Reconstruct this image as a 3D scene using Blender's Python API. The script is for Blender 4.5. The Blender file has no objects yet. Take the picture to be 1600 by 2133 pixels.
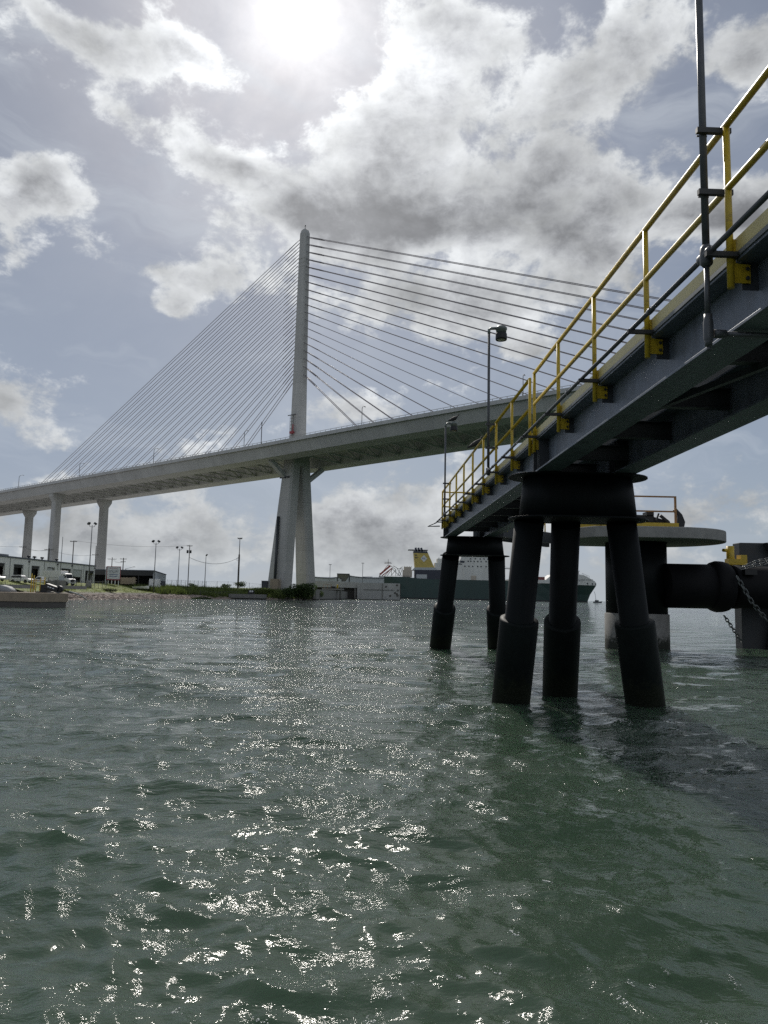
import bpy, bmesh, math, random
import numpy as np
from mathutils import Vector, Matrix

random.seed(7)
rng = np.random.default_rng(11)
S = bpy.context.scene
COL = S.collection
R = math.radians
DENOISE = False

# ------------------------------------------------------------------ camera
F_PX, PITCH, ROLL, EYE = 1560.0, R(6.44), 0.0209, 2.0
fw = Vector((0, math.cos(PITCH), math.sin(PITCH)))
r0 = Vector((1, 0, 0)); u0 = r0.cross(fw)
cr, sr = math.cos(ROLL), math.sin(ROLL)
cam_r = r0 * cr + u0 * sr
cam_u = u0 * cr - r0 * sr
cd = bpy.data.cameras.new('camera')
cd.sensor_fit = 'VERTICAL'; cd.sensor_height = 36.0; cd.sensor_width = 27.0
cd.lens = F_PX / 2133.0 * 36.0
cd.clip_start = 0.05; cd.clip_end = 60000
cam = bpy.data.objects.new('camera', cd); COL.objects.link(cam)
m = Matrix.Identity(4)
for i in range(3):
    m[i][0] = cam_r[i]; m[i][1] = cam_u[i]; m[i][2] = -fw[i]
m[2][3] = EYE
cam.matrix_world = m
S.camera = cam


def ray(u, v):
    return (fw + cam_r * ((u - 800.0) / F_PX) + cam_u * ((1066.5 - v) / F_PX)).normalized()


def at(u, v, Y):
    """the point at depth Y (metres north of the camera) seen at pixel u, v of the photograph"""
    d = ray(u, v)
    t = Y / d.y
    return Vector((d.x * t, Y, EYE + d.z * t))


# ------------------------------------------------------------------ sky, sun, exposure
SUN_DIR = ray(628, 35)
SUN_EL = math.asin(SUN_DIR.z); SUN_AZ = math.atan2(SUN_DIR.x, SUN_DIR.y)
S.view_settings.view_transform = 'Standard'
S.view_settings.look = 'None'
S.view_settings.exposure = 0.08
S.view_settings.gamma = 1.0
S.view_settings.use_curve_mapping = False

W = bpy.data.worlds.new('World'); S.world = W; W.use_nodes = True
nt = W.node_tree; nt.nodes.clear()


def N(t, **kw):
    n = nt.nodes.new(t)
    for k, v in kw.items():
        setattr(n, k, v)
    return n


def L(a, b):
    nt.links.new(a, b)


def setv(sock, x):
    if hasattr(x, 'is_output') or isinstance(x, bpy.types.NodeSocket):
        L(x, sock)
    else:
        sock.default_value = x


def M(op, a, b=None, c=None, clamp=False):
    n = N('ShaderNodeMath', operation=op, use_clamp=clamp)
    setv(n.inputs[0], a)
    if b is not None: setv(n.inputs[1], b)
    if c is not None: setv(n.inputs[2], c)
    return n.outputs[0]


def MR(x, a, b, c, d, mode='SMOOTHSTEP'):
    n = N('ShaderNodeMapRange', interpolation_type=mode)
    for i, q in enumerate((x, a, b, c, d)):
        setv(n.inputs[i], q)
    return n.outputs[0]


def VM(op, a, b=None):
    n = N('ShaderNodeVectorMath', operation=op)
    setv(n.inputs[0], a)
    if b is not None: setv(n.inputs[1], b)
    return n


tc = N('ShaderNodeTexCoord')
dirv = VM('NORMALIZE', tc.outputs['Generated']).outputs[0]
sep = N('ShaderNodeSeparateXYZ'); L(dirv, sep.inputs[0])
sky = N('ShaderNodeTexSky', sky_type='NISHITA')
sky.sun_disc = False; sky.sun_elevation = SUN_EL; sky.sun_rotation = SUN_AZ
sky.air_density = 1.0; sky.dust_density = 1.0; sky.ozone_density = 1.2; sky.altitude = 5
# azimuth / elevation in degrees
az = M('MULTIPLY', M('ARCTAN2', sep.outputs[0], sep.outputs[1]), 57.29578)
zc = M('MAXIMUM', sep.outputs[2], -0.02)
el = M('MULTIPLY', M('ARCSINE', zc), 57.29578)
ae = N('ShaderNodeCombineXYZ'); L(az, ae.inputs[0]); L(el, ae.inputs[1])
# flat cloud layer coordinates: clouds shrink towards the horizon
inv = M('DIVIDE', 1.0, M('ADD', zc, 0.16))
pl = N('ShaderNodeCombineXYZ')
L(M('MULTIPLY', sep.outputs[0], inv), pl.inputs[0]); L(M('MULTIPLY', sep.outputs[1], inv), pl.inputs[1])
mp0 = VM('MULTIPLY', dirv, (1.0, 1.0, 1.45)).outputs[0]


def noise(vec, scale, detail, rough, dist=0.0, off=(0, 0, 0)):
    v = VM('ADD', vec, off).outputs[0]
    n = N('ShaderNodeTexNoise', noise_dimensions='3D', normalize=True)
    L(v, n.inputs['Vector'])
    n.inputs['Scale'].default_value = scale; n.inputs['Detail'].default_value = detail
    n.inputs['Roughness'].default_value = rough; n.inputs['Distortion'].default_value = dist
    return n.outputs[0]


def azel(u, v):
    d = ray(u, v)
    return math.degrees(math.atan2(d.x, d.y)), math.degrees(math.asin(d.z))


# cloud masses: centre, half width, half height (pixels of the photograph), tilt, weight
BLOBS = [
    (150, 62, 170, 75, 16, .42), (350, 120, 165, 62, 12, .42), (470, 60, 90, 60, 10, -.25),
    (85, 395, 175, 110, 5, .50), (20, 520, 80, 90, 0, .30),
    (45, 840, 95, 70, 0, .40), (110, 905, 90, 35, 0, .28),
    (240, 225, 90, 38, 15, .24), (390, 285, 140, 62, 8, .28), (500, 340, 120, 70, 0, .26),
    (600, 400, 170, 110, 0, .34), (780, 300, 190, 120, 0, .36), (900, 180, 190, 160, 0, .26),
    (1130, 250, 260, 150, 0, .22), (960, 60, 150, 110, 0, .40),
    (740, 465, 330, 95, 0, .42), (1040, 450, 380, 115, 0, .54), (1340, 460, 220, 85, 0, .42),
    (1540, 440, 170, 110, 0, .42), (800, 350, 120, 80, 0, .25),
    (990, 360, 230, 100, 0, .30), (600, 480, 140, 60, 0, .2),
    (1340, 60, 230, 110, 0, .38), (1560, 110, 130, 90, 0, .38), (1230, 170, 160, 80, 0, .2), (1400, 300, 60, 60, 0, .22),
    (440, 575, 160, 66, -4, .44), (395, 655, 70, 52, 20, .40),
    (830, 630, 260, 110, 0, .36), (1040, 640, 240, 100, 0, .30), (1230, 570, 220, 80, 0, .36),
    (740, 850, 120, 50, -5, .34), (1110, 725, 80, 45, 0, .36),
    (1560, 1030, 230, 110, 0, .40), (1380, 1080, 120, 60, 0, .30),
    (880, 1060, 330, 120, 0, .36), (350, 1085, 500, 110, 0, .34), (820, 1160, 900, 60, 0, .22),
    (130, 1120, 200, 60, 0, .20),
    # open blue sky
    (200, 420, 0, 0, 0, 0), (640, 110, 150, 150, 0, -.45), (330, 420, 140, 70, 0, -.35), (150, 640, 260, 90, 0, -.38),
    (420, 800, 300, 90, -20, -.30), (1180, 790, 240, 80, 0, -.30), (1440, 215, 90, 60, 0, -.2), (1120, 60, 50, 60, 0, -.15),
    (1420, 920, 150, 50, 0, -.35), (560, 1005, 130, 40, 0, -.2), (200, 270, 160, 55, 15, -.2), (620, 700, 120, 80, 0, -.1),
    (1180, 960, 120, 40, 0, -.2), (330, 190, 0, 0, 0, 0),
]
acc = None
warp = N('ShaderNodeTexNoise', noise_dimensions='3D'); L(mp0, warp.inputs['Vector'])
warp.inputs['Scale'].default_value = 7.0; warp.inputs['Detail'].default_value = 3.0
wv = VM('SUBTRACT', warp.outputs['Color'], (.5, .5, .5)).outputs[0]
wsc = VM('MULTIPLY', wv, (7.0, 6.0, 0.0)).outputs[0]
aew = VM('ADD', ae.outputs[0], wsc).outputs[0]
for (u, v, ru, rv, rot, w) in BLOBS:
    if w == 0: continue
    a, e = azel(u, v)
    a1, e1 = azel(u + ru, v); a2, e2 = azel(u, v - rv)
    mp = N('ShaderNodeMapping', vector_type='TEXTURE')
    L(aew, mp.inputs['Vector'])
    mp.inputs['Location'].default_value = (a, e, 0)
    mp.inputs['Rotation'].default_value = (0, 0, -R(rot))
    mp.inputs['Scale'].default_value = (abs(a1 - a) * 1.35, abs(e2 - e) * 1.35, 1.0)
    d2 = VM('LENGTH', mp.outputs[0]).outputs['Value']
    g = MR(d2, 0.0, 1.0, w, 0.0)
    acc = g if acc is None else M('ADD', acc, g)
# outside the frame broken cloud goes on; it is brightened below as fill light
n_big = noise(mp0, 3.1, 2.0, .5, 0.3, (3.1, 7.7, 1.9))
outside = M('MULTIPLY', MR(n_big, .42, .62, -.12, .42), MR(M('ABSOLUTE', az), 27.0, 40.0, 0.0, 1.0))
n_mid = noise(mp0, 9.0, 10.0, .60, 0.20, (1.3, 0.4, 2.2))
n_fine = noise(mp0, 42.0, 8.0, .64, 0.25, (0.7, 5.4, 0.2))
dens = M('ADD', M('ADD', acc, outside), M('MULTIPLY', M('SUBTRACT', n_mid, .5), 1.35))
dens = M('ADD', dens, M('MULTIPLY', M('SUBTRACT', n_fine, .5), .50))
# density a little way towards the sun: how much of a cloud's own mass stands between it and the light
sunoff = tuple(x * 0.045 for x in (SUN_DIR.x, SUN_DIR.y, SUN_DIR.z * 1.45))
n_mid2 = noise(mp0, 9.0, 6.0, .60, 0.20, (1.3 + sunoff[0], 0.4 + sunoff[1], 2.2 + sunoff[2]))
relief = M('ADD', M('MULTIPLY', M('SUBTRACT', n_mid2, n_mid), -1.9), M('MULTIPLY', M('SUBTRACT', n_fine, .5), .45))
# angle to the sun
sdn = VM('DOT_PRODUCT', dirv, tuple(SUN_DIR)).outputs['Value']
ang = M('MULTIPLY', M('ARCCOSINE', M('MINIMUM', sdn, 1.0)), 57.29578)
mask = MR(dens, .08, .36, 0.0, 1.0)
thick = MR(dens, .22, .84, 0.0, 1.0)
CL = 10.0  # the Background strength is 0.1
# brightness of cloud by thickness: thin edges glow, thick cores are grey
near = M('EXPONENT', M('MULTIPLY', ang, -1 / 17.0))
lit = MR(ang, 55.0, 140.0, 0.0, .42)  # front-lit clouds far from the sun, brightened to fill the shaded sides
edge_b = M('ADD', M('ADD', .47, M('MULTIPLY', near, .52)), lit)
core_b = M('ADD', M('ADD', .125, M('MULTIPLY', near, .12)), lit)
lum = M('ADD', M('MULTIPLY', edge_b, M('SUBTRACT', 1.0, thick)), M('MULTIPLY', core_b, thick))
lum = M('MULTIPLY', lum, M('ADD', 1.0, relief))
lum = M('MAXIMUM', lum, 0.05)
cc = N('ShaderNodeMix', data_type='RGBA'); 
cc.inputs[6].default_value = (.97, 1.0, 1.02, 1); cc.inputs[7].default_value = (.95, .985, 1.06, 1)
L(thick, cc.inputs[0])
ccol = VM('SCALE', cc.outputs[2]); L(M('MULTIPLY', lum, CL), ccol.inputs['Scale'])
# clear sky: Nishita, a little greyed by thin high cloud
hsv = N('ShaderNodeHueSaturation'); L(sky.outputs[0], hsv.inputs['Color'])
hsv.inputs['Saturation'].default_value = .95; hsv.inputs['Value'].default_value = .42
thin = noise(mp0, 2.6, 6.0, .6, 1.2, (9.1, 2.2, 4.4))
veil = N('ShaderNodeMix', data_type='RGBA')
veil.inputs[7].default_value = (2.45, 2.80, 3.62, 1)
L(hsv.outputs[0], veil.inputs[6]); L(MR(thin, .34, .70, .30, .70), veil.inputs[0])
# streaks of thin high cloud
cirv = VM('MULTIPLY', aew, (.045, .14, 1.0)).outputs[0]
cir = noise(cirv, 1.0, 7.0, .6, 1.4, (4.0, 1.0, 0.0))
cim = N('ShaderNodeMix', data_type='RGBA'); cim.inputs[7].default_value = (4.6, 4.95, 5.45, 1)
L(veil.outputs[2], cim.inputs[6]); L(MR(cir, .46, .72, 0.0, .55), cim.inputs[0])
low = N('ShaderNodeMix', data_type='RGBA')
low.inputs[7].default_value = (3.9, 4.7, 5.9, 1)
L(cim.outputs[2], low.inputs[6]); L(M('MULTIPLY', M('EXPONENT', M('MULTIPLY', el, -1 / 20.0)), .55), low.inputs[0])
skm = N('ShaderNodeMix', data_type='RGBA')
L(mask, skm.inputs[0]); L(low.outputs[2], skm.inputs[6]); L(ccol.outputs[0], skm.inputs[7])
# light scattered forward by the thin cloud round the sun
aur = M('ADD', M('MULTIPLY', M('EXPONENT', M('MULTIPLY', ang, -1 / 2.2)), 5.4),
        M('MULTIPLY', M('EXPONENT', M('MULTIPLY', ang, -1 / 6.6)), 3.4))
aur = M('ADD', aur, M('MULTIPLY', M('EXPONENT', M('MULTIPLY', ang, -1 / 14.0)), .8))
aur = M('MULTIPLY', aur, MR(n_mid, .30, .70, .72, 1.28))
av = VM('SCALE', (1.0, .99, .97)); L(aur, av.inputs['Scale'])
tot = VM('ADD', skm.outputs[2], av.outputs[0])
# haze at the horizon
hz = N('ShaderNodeMix', data_type='RGBA')
hz.inputs[7].default_value = (4.5, 4.95, 5.2, 1)
L(tot.outputs[0], hz.inputs[6]); L(M('MULTIPLY', M('EXPONENT', M('MULTIPLY', el, -1 / 2.5)), .65), hz.inputs[0])
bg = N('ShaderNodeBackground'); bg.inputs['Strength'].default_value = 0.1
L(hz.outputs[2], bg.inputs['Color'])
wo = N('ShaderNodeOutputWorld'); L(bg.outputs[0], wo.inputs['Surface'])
W.cycles.sampling_method = 'MANUAL'; W.cycles.sample_map_resolution = 512

sl = bpy.data.lights.new('sun', 'SUN'); sl.energy = 3.2; sl.angle = R(0.53); sl.color = (1, .95, .87)
so = bpy.data.objects.new('sun', sl); COL.objects.link(so)
so.rotation_euler = SUN_DIR.to_track_quat('Z', 'Y').to_euler()
so.location = (0, 0, 300)

S.render.engine = 'CYCLES'
S.cycles.max_bounces = 6; S.cycles.diffuse_bounces = 3; S.cycles.glossy_bounces = 3
S.cycles.sample_clamp_indirect = 6.0; S.cycles.sample_clamp_direct = 15.0; S.cycles.use_adaptive_sampling = False
S.cycles.caustics_reflective = False; S.cycles.caustics_refractive = False
try:
    S.cycles.use_denoising = DENOISE
    S.cycles.denoiser = 'OPENIMAGEDENOISE'
except Exception:
    pass

# ------------------------------------------------------------------ materials
MATS = {}


def mat(name, col, rough=.6, metal=0.0, var=.18, nscale=2.0, bump=0.0, bscale=20.0, streak=0.0, spec=.5, dirt=None, dirt_amt=.0):
    if name in MATS: return MATS[name]
    mt = bpy.data.materials.new(name); mt.use_nodes = True
    t = mt.node_tree; b = t.nodes['Principled BSDF']
    b.inputs['Roughness'].default_value = rough; b.inputs['Metallic'].default_value = metal
    b.inputs['Specular IOR Level'].default_value = spec
    tcn = t.nodes.new('ShaderNodeTexCoord')
    n1 = t.nodes.new('ShaderNodeTexNoise'); n1.inputs['Scale'].default_value = nscale
    n1.inputs['Detail'].default_value = 5; n1.inputs['Roughness'].default_value = .65
    mpn = t.nodes.new('ShaderNodeMapping')
    t.links.new(tcn.outputs['Object'], mpn.inputs['Vector'])
    mpn.inputs['Scale'].default_value = (1, 1, 1.0 - streak)
    t.links.new(mpn.outputs[0], n1.inputs['Vector'])
    mx = t.nodes.new('ShaderNodeMix'); mx.data_type = 'RGBA'
    lo = [max(0, c * (1 - var)) for c in col]; hi = [min(1, c * (1 + var)) for c in col]
    mr = t.nodes.new('ShaderNodeMapRange'); mr.inputs[1].default_value = .3; mr.inputs[2].default_value = .7
    t.links.new(n1.outputs[0], mr.inputs[0]); t.links.new(mr.outputs[0], mx.inputs[0])
    mx.inputs[6].default_value = (*lo, 1); mx.inputs[7].default_value = (*hi, 1)
    out = mx.outputs[2]
    if dirt:
        n3 = t.nodes.new('ShaderNodeTexNoise'); n3.inputs['Scale'].default_value = nscale * 2.3
        n3.inputs['Detail'].default_value = 8; n3.inputs['Roughness'].default_value = .7
        t.links.new(mpn.outputs[0], n3.inputs['Vector'])
        m3 = t.nodes.new('ShaderNodeMapRange'); m3.inputs[1].default_value = .52; m3.inputs[2].default_value = .72
        m3.inputs[4].default_value = dirt_amt
        t.links.new(n3.outputs[0], m3.inputs[0])
        mx2 = t.nodes.new('ShaderNodeMix'); mx2.data_type = 'RGBA'
        t.links.new(m3.outputs[0], mx2.inputs[0]); t.links.new(out, mx2.inputs[6]); mx2.inputs[7].default_value = (*dirt, 1)
        out = mx2.outputs[2]
    t.links.new(out, b.inputs['Base Color'])
    mrr = t.nodes.new('ShaderNodeMapRange')
    mrr.inputs[3].default_value = max(.02, rough - .1); mrr.inputs[4].default_value = min(1, rough + .12)
    t.links.new(n1.outputs[0], mrr.inputs[0]); t.links.new(mrr.outputs[0], b.inputs['Roughness'])
    if bump:
        n2 = t.nodes.new('ShaderNodeTexNoise'); n2.inputs['Scale'].default_value = bscale
        n2.inputs['Detail'].default_value = 6
        t.links.new(tcn.outputs['Object'], n2.inputs['Vector'])
        bp = t.nodes.new('ShaderNodeBump'); bp.inputs['Strength'].default_value = .6; bp.inputs['Distance'].default_value = bump
        t.links.new(n2.outputs[0], bp.inputs['Height']); t.links.new(bp.outputs[0], b.inputs['Normal'])
    MATS[name] = mt
    return mt


m_bridge = mat('bridge_concrete', (.47, .475, .475), .8, var=.12, nscale=.12, streak=.85, dirt=(.33, .32, .30), dirt_amt=.35, bump=.01, bscale=3)
m_pier = mat('pier_concrete', (.42, .42, .41), .8, var=.14, nscale=.2, streak=.8, dirt=(.32, .315, .305), dirt_amt=.4)


def joints(mt, axis, step, width, dark):
    """cast joints between the segments of the concrete"""
    t = mt.node_tree; b = t.nodes['Principled BSDF']
    g = t.nodes.new('ShaderNodeNewGeometry'); d = t.nodes.new('ShaderNodeVectorMath'); d.operation = 'DOT_PRODUCT'
    t.links.new(g.outputs['Position'], d.inputs[0]); d.inputs[1].default_value = axis
    q = t.nodes.new('ShaderNodeMath'); q.operation = 'DIVIDE'; t.links.new(d.outputs['Value'], q.inputs[0]); q.inputs[1].default_value = step
    fr = t.nodes.new('ShaderNodeMath'); fr.operation = 'FRACT'; t.links.new(q.outputs[0], fr.inputs[0])
    lt = t.nodes.new('ShaderNodeMath'); lt.operation = 'LESS_THAN'; t.links.new(fr.outputs[0], lt.inputs[0]); lt.inputs[1].default_value = width / step
    fl = t.nodes.new('ShaderNodeMath'); fl.operation = 'FLOOR'; t.links.new(q.outputs[0], fl.inputs[0])
    wn_ = t.nodes.new('ShaderNodeTexWhiteNoise'); wn_.noise_dimensions = '1D'; t.links.new(fl.outputs[0], wn_.inputs['W'])
    tone = t.nodes.new('ShaderNodeMapRange'); tone.inputs[3].default_value = .96; tone.inputs[4].default_value = 1.03; t.links.new(wn_.outputs['Value'], tone.inputs[0])
    k = t.nodes.new('ShaderNodeMath'); k.operation = 'MULTIPLY_ADD'; t.links.new(lt.outputs[0], k.inputs[0]); k.inputs[1].default_value = -dark; t.links.new(tone.outputs[0], k.inputs[2])
    sc = t.nodes.new('ShaderNodeVectorMath'); sc.operation = 'SCALE'; src = b.inputs['Base Color'].links[0].from_socket
    t.links.new(src, sc.inputs[0]); t.links.new(k.outputs[0], sc.inputs['Scale']); t.links.new(sc.outputs[0], b.inputs['Base Color'])


joints(m_bridge, (-math.sin(R(52.9)), math.cos(R(52.9)), 0), 5.19, .2, .16)
joints(m_pier, (0, 0, 1), 5.2, .18, .16)
m_cable = mat('cable_sheath', (.24, .22, .235), .5, var=.05)
m_steel = mat('galvanised_steel', (.135, .157, .195), .45, .3, var=.3, nscale=5, streak=.55, bump=.0012, bscale=60, dirt=(.23, .24, .26), dirt_amt=.35)
m_steel_dk = mat('dull_steel', (.042, .047, .054), .5, .2, var=.25, nscale=5, bump=.001, bscale=60)
m_pipe = mat('conduit_steel', (.085, .09, .10), .42, .3, var=.2, nscale=9)
m_clamp = mat('dark_clamp', (.045, .047, .05), .5, .3, var=.2)
m_yellow = mat('yellow_paint', (.52, .36, .02), .38, var=.14, nscale=8, dirt=(.13, .06, .02), dirt_amt=.55)
m_toe = mat('toe_plate_paint', (.60, .50, .20), .35, var=.10, nscale=5, dirt=(.35, .30, .18), dirt_amt=.35)
m_pile = mat('black_pile_coating', (.005, .007, .008), .55, spec=.13, var=.35, nscale=3, streak=.5, bump=.002, bscale=25, dirt=(.012, .015, .016), dirt_amt=.5)
m_jacket = mat('pile_jacket', (.006, .009, .009), .6, spec=.14, var=.35, nscale=3.5, streak=.4, bump=.004, bscale=18, dirt=(.016, .020, .018), dirt_amt=.5)
m_slab = mat('slab_concrete', (.26, .255, .245), .85, var=.16, nscale=1.6, bump=.004, bscale=14, dirt=(.14, .13, .12), dirt_amt=.5)
m_slab_d = mat('stained_concrete', (.20, .195, .185), .85, var=.25, nscale=2.2, bump=.004, bscale=14, dirt=(.10, .10, .09), dirt_amt=.6)
m_black = mat('black_iron', (.012, .012, .013), .45, .2, var=.3)
m_rubber = mat('black_rubber', (.006, .006, .007), .65, spec=.15, var=.3, nscale=4, bump=.003, bscale=20)
m_chain = mat('chain_steel', (.13, .14, .14), .45, .6, var=.35, nscale=14)
m_tan = mat('tan_concrete', (.30, .24, .18), .85, var=.14, nscale=1.2, bump=.004, bscale=10, dirt=(.16, .13, .10), dirt_amt=.45)
m_wet = mat('wet_concrete', (.07, .062, .055), .45, var=.3, nscale=1.5)
m_white = mat('white_wall', (.68, .69, .70), .6, var=.07, nscale=.6)
m_white_car = mat('white_car_paint', (.74, .74, .73), .25, var=.03)
m_glass = mat('dark_glass', (.015, .018, .02), .08, var=.1)
m_dark_in = mat('dark_opening', (.02, .022, .025), .7, var=.2)
m_roof = mat('blue_grey_trim', (.07, .085, .11), .5, var=.15)
m_dark_roof = mat('dark_roof', (.028, .03, .032), .6, var=.3)
m_shed = mat('shed_cladding', (.42, .45, .47), .5, var=.10, nscale=.8)
m_wood = mat('weathered_wood', (.30, .25, .19), .85, var=.25, nscale=2.5)
m_pole = mat('weathered_pole', (.085, .075, .065), .8, var=.25)
m_lightpole = mat('grey_light_pole', (.13, .135, .14), .5, .3, var=.12)
m_wire = mat('black_wire', (.03, .03, .03), .6)
m_tyre = mat('tyre_rubber', (.015, .015, .015), .8)
m_green = mat('hull_green', (.026, .055, .051), .5, var=.14, nscale=.06, streak=.7, dirt=(.05, .058, .053), dirt_amt=.3)
m_shipwhite = mat('ship_white', (.62, .62, .60), .55, var=.07, nscale=.10, streak=.8, dirt=(.48, .42, .34), dirt_amt=.35)


def tide_band(mt):
    """barnacles and weed that grow on the jackets up to the high water mark"""
    t = mt.node_tree; b = t.nodes['Principled BSDF']
    g = t.nodes.new('ShaderNodeNewGeometry'); sp = t.nodes.new('ShaderNodeSeparateXYZ'); t.links.new(g.outputs['Position'], sp.inputs[0])
    n = t.nodes.new('ShaderNodeTexNoise'); n.inputs['Scale'].default_value = 9; n.inputs['Detail'].default_value = 8; t.links.new(g.outputs['Position'], n.inputs['Vector'])
    a = t.nodes.new('ShaderNodeMath'); a.operation = 'MULTIPLY_ADD'; t.links.new(n.outputs[0], a.inputs[0]); a.inputs[1].default_value = -.9; t.links.new(sp.outputs[2], a.inputs[2])
    mr = t.nodes.new('ShaderNodeMapRange'); mr.inputs[1].default_value = .12; mr.inputs[2].default_value = -.12; t.links.new(a.outputs[0], mr.inputs[0])
    v = t.nodes.new('ShaderNodeTexVoronoi'); v.inputs['Scale'].default_value = 38; t.links.new(g.outputs['Position'], v.inputs['Vector'])
    cr2 = t.nodes.new('ShaderNodeValToRGB'); e = cr2.color_ramp.elements; e[0].color = (.034, .036, .028, 1); e[1].color = (.010, .013, .008, 1); e[1].position = .6
    t.links.new(v.outputs['Distance'], cr2.inputs[0])
    mx = t.nodes.new('ShaderNodeMix'); mx.data_type = 'RGBA'
    src = b.inputs['Base Color'].links[0].from_socket
    t.links.new(mr.outputs[0], mx.inputs[0]); t.links.new(src, mx.inputs[6]); t.links.new(cr2.outputs[0], mx.inputs[7]); t.links.new(mx.outputs[2], b.inputs['Base Color'])


tide_band(m_jacket); tide_band(m_slab_d)
m_boot = mat('boot_topping', (.02, .022, .024), .6)
m_funnel = mat('funnel_yellow', (.48, .37, .10), .5, var=.1, nscale=.3)
m_navy = mat('navy_paint', (.03, .036, .055), .5, var=.2)
m_red = mat('crane_red', (.28, .035, .025), .5, var=.2)
m_beige = mat('beige_paint', (.45, .40, .34), .6, var=.1)
m_box_red = mat('container_red', (.17, .05, .045), .6, var=.15)
m_signred = mat('sign_red', (.26, .035, .045), .5, var=.12)
m_signface = mat('sign_face', (.62, .64, .67), .5, var=.08)
m_ink = mat('sign_ink', (.04, .045, .06), .6)
m_inkred = mat('sign_ink_red', (.30, .09, .10), .6)
m_inkblue = mat('sign_ink_blue', (.09, .12, .24), .6)


def leafy(mt):
    """thin leaves let part of the light through"""
    t = mt.node_tree; b = t.nodes['Principled BSDF']; out = t.nodes['Material Output']
    tr = t.nodes.new('ShaderNodeBsdfTranslucent'); mx = t.nodes.new('ShaderNodeMixShader'); mx.inputs[0].default_value = .45
    src = b.inputs['Base Color'].links[0].from_socket
    t.links.new(src, tr.inputs['Color']); t.links.new(b.outputs[0], mx.inputs[1]); t.links.new(tr.outputs[0], mx.inputs[2])
    t.links.new(mx.outputs[0], out.inputs['Surface'])
    return mt


m_leaf = mat('bush_leaf', (.050, .085, .022), .55, var=.5, nscale=1.2)
m_leaf2 = mat('reed_leaf', (.12, .16, .04), .6, var=.45, nscale=.5)
m_grassy = mat('grass_blade', (.18, .22, .045), .6, var=.4, nscale=.15)
m_sage = mat('sage_leaf', (.12, .14, .07), .6, var=.4, nscale=1.0)
for q_ in (m_leaf, m_leaf2, m_grassy, m_sage): leafy(q_)
m_rock = mat('riprap_stone', (.30, .245, .21), .9, var=.35, nscale=.8, bump=.02, bscale=5)
m_brown = mat('rust_brown', (.12, .05, .035), .7, var=.3, nscale=5)
m_foam = mat('bubble_foam', (.42, .45, .43), .12, var=.05)
m_tarp = mat('grey_tarp', (.24, .25, .26), .7, var=.15)
m_dolrail = mat('rusty_yellow_rail', (.30, .15, .05), .55, var=.3, nscale=8)
m_fender = mat('fender_steel', (.030, .034, .038), .5, .1, var=.3, nscale=1.5, streak=.5, dirt=(.06, .045, .035), dirt_amt=.4)
m_feather = mat('black_feather', (.012, .012, .013), .7, var=.2)
m_lens = mat('lamp_lens', (.45, .45, .40), .3, var=.05)
m_grating = mat('grating_steel', (.20, .21, .22), .5, .4, var=.2)
m_aluminium = mat('lamp_housing', (.17, .19, .18), .45, .4, var=.15)

# ------------------------------------------------------------------ building helpers


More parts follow.
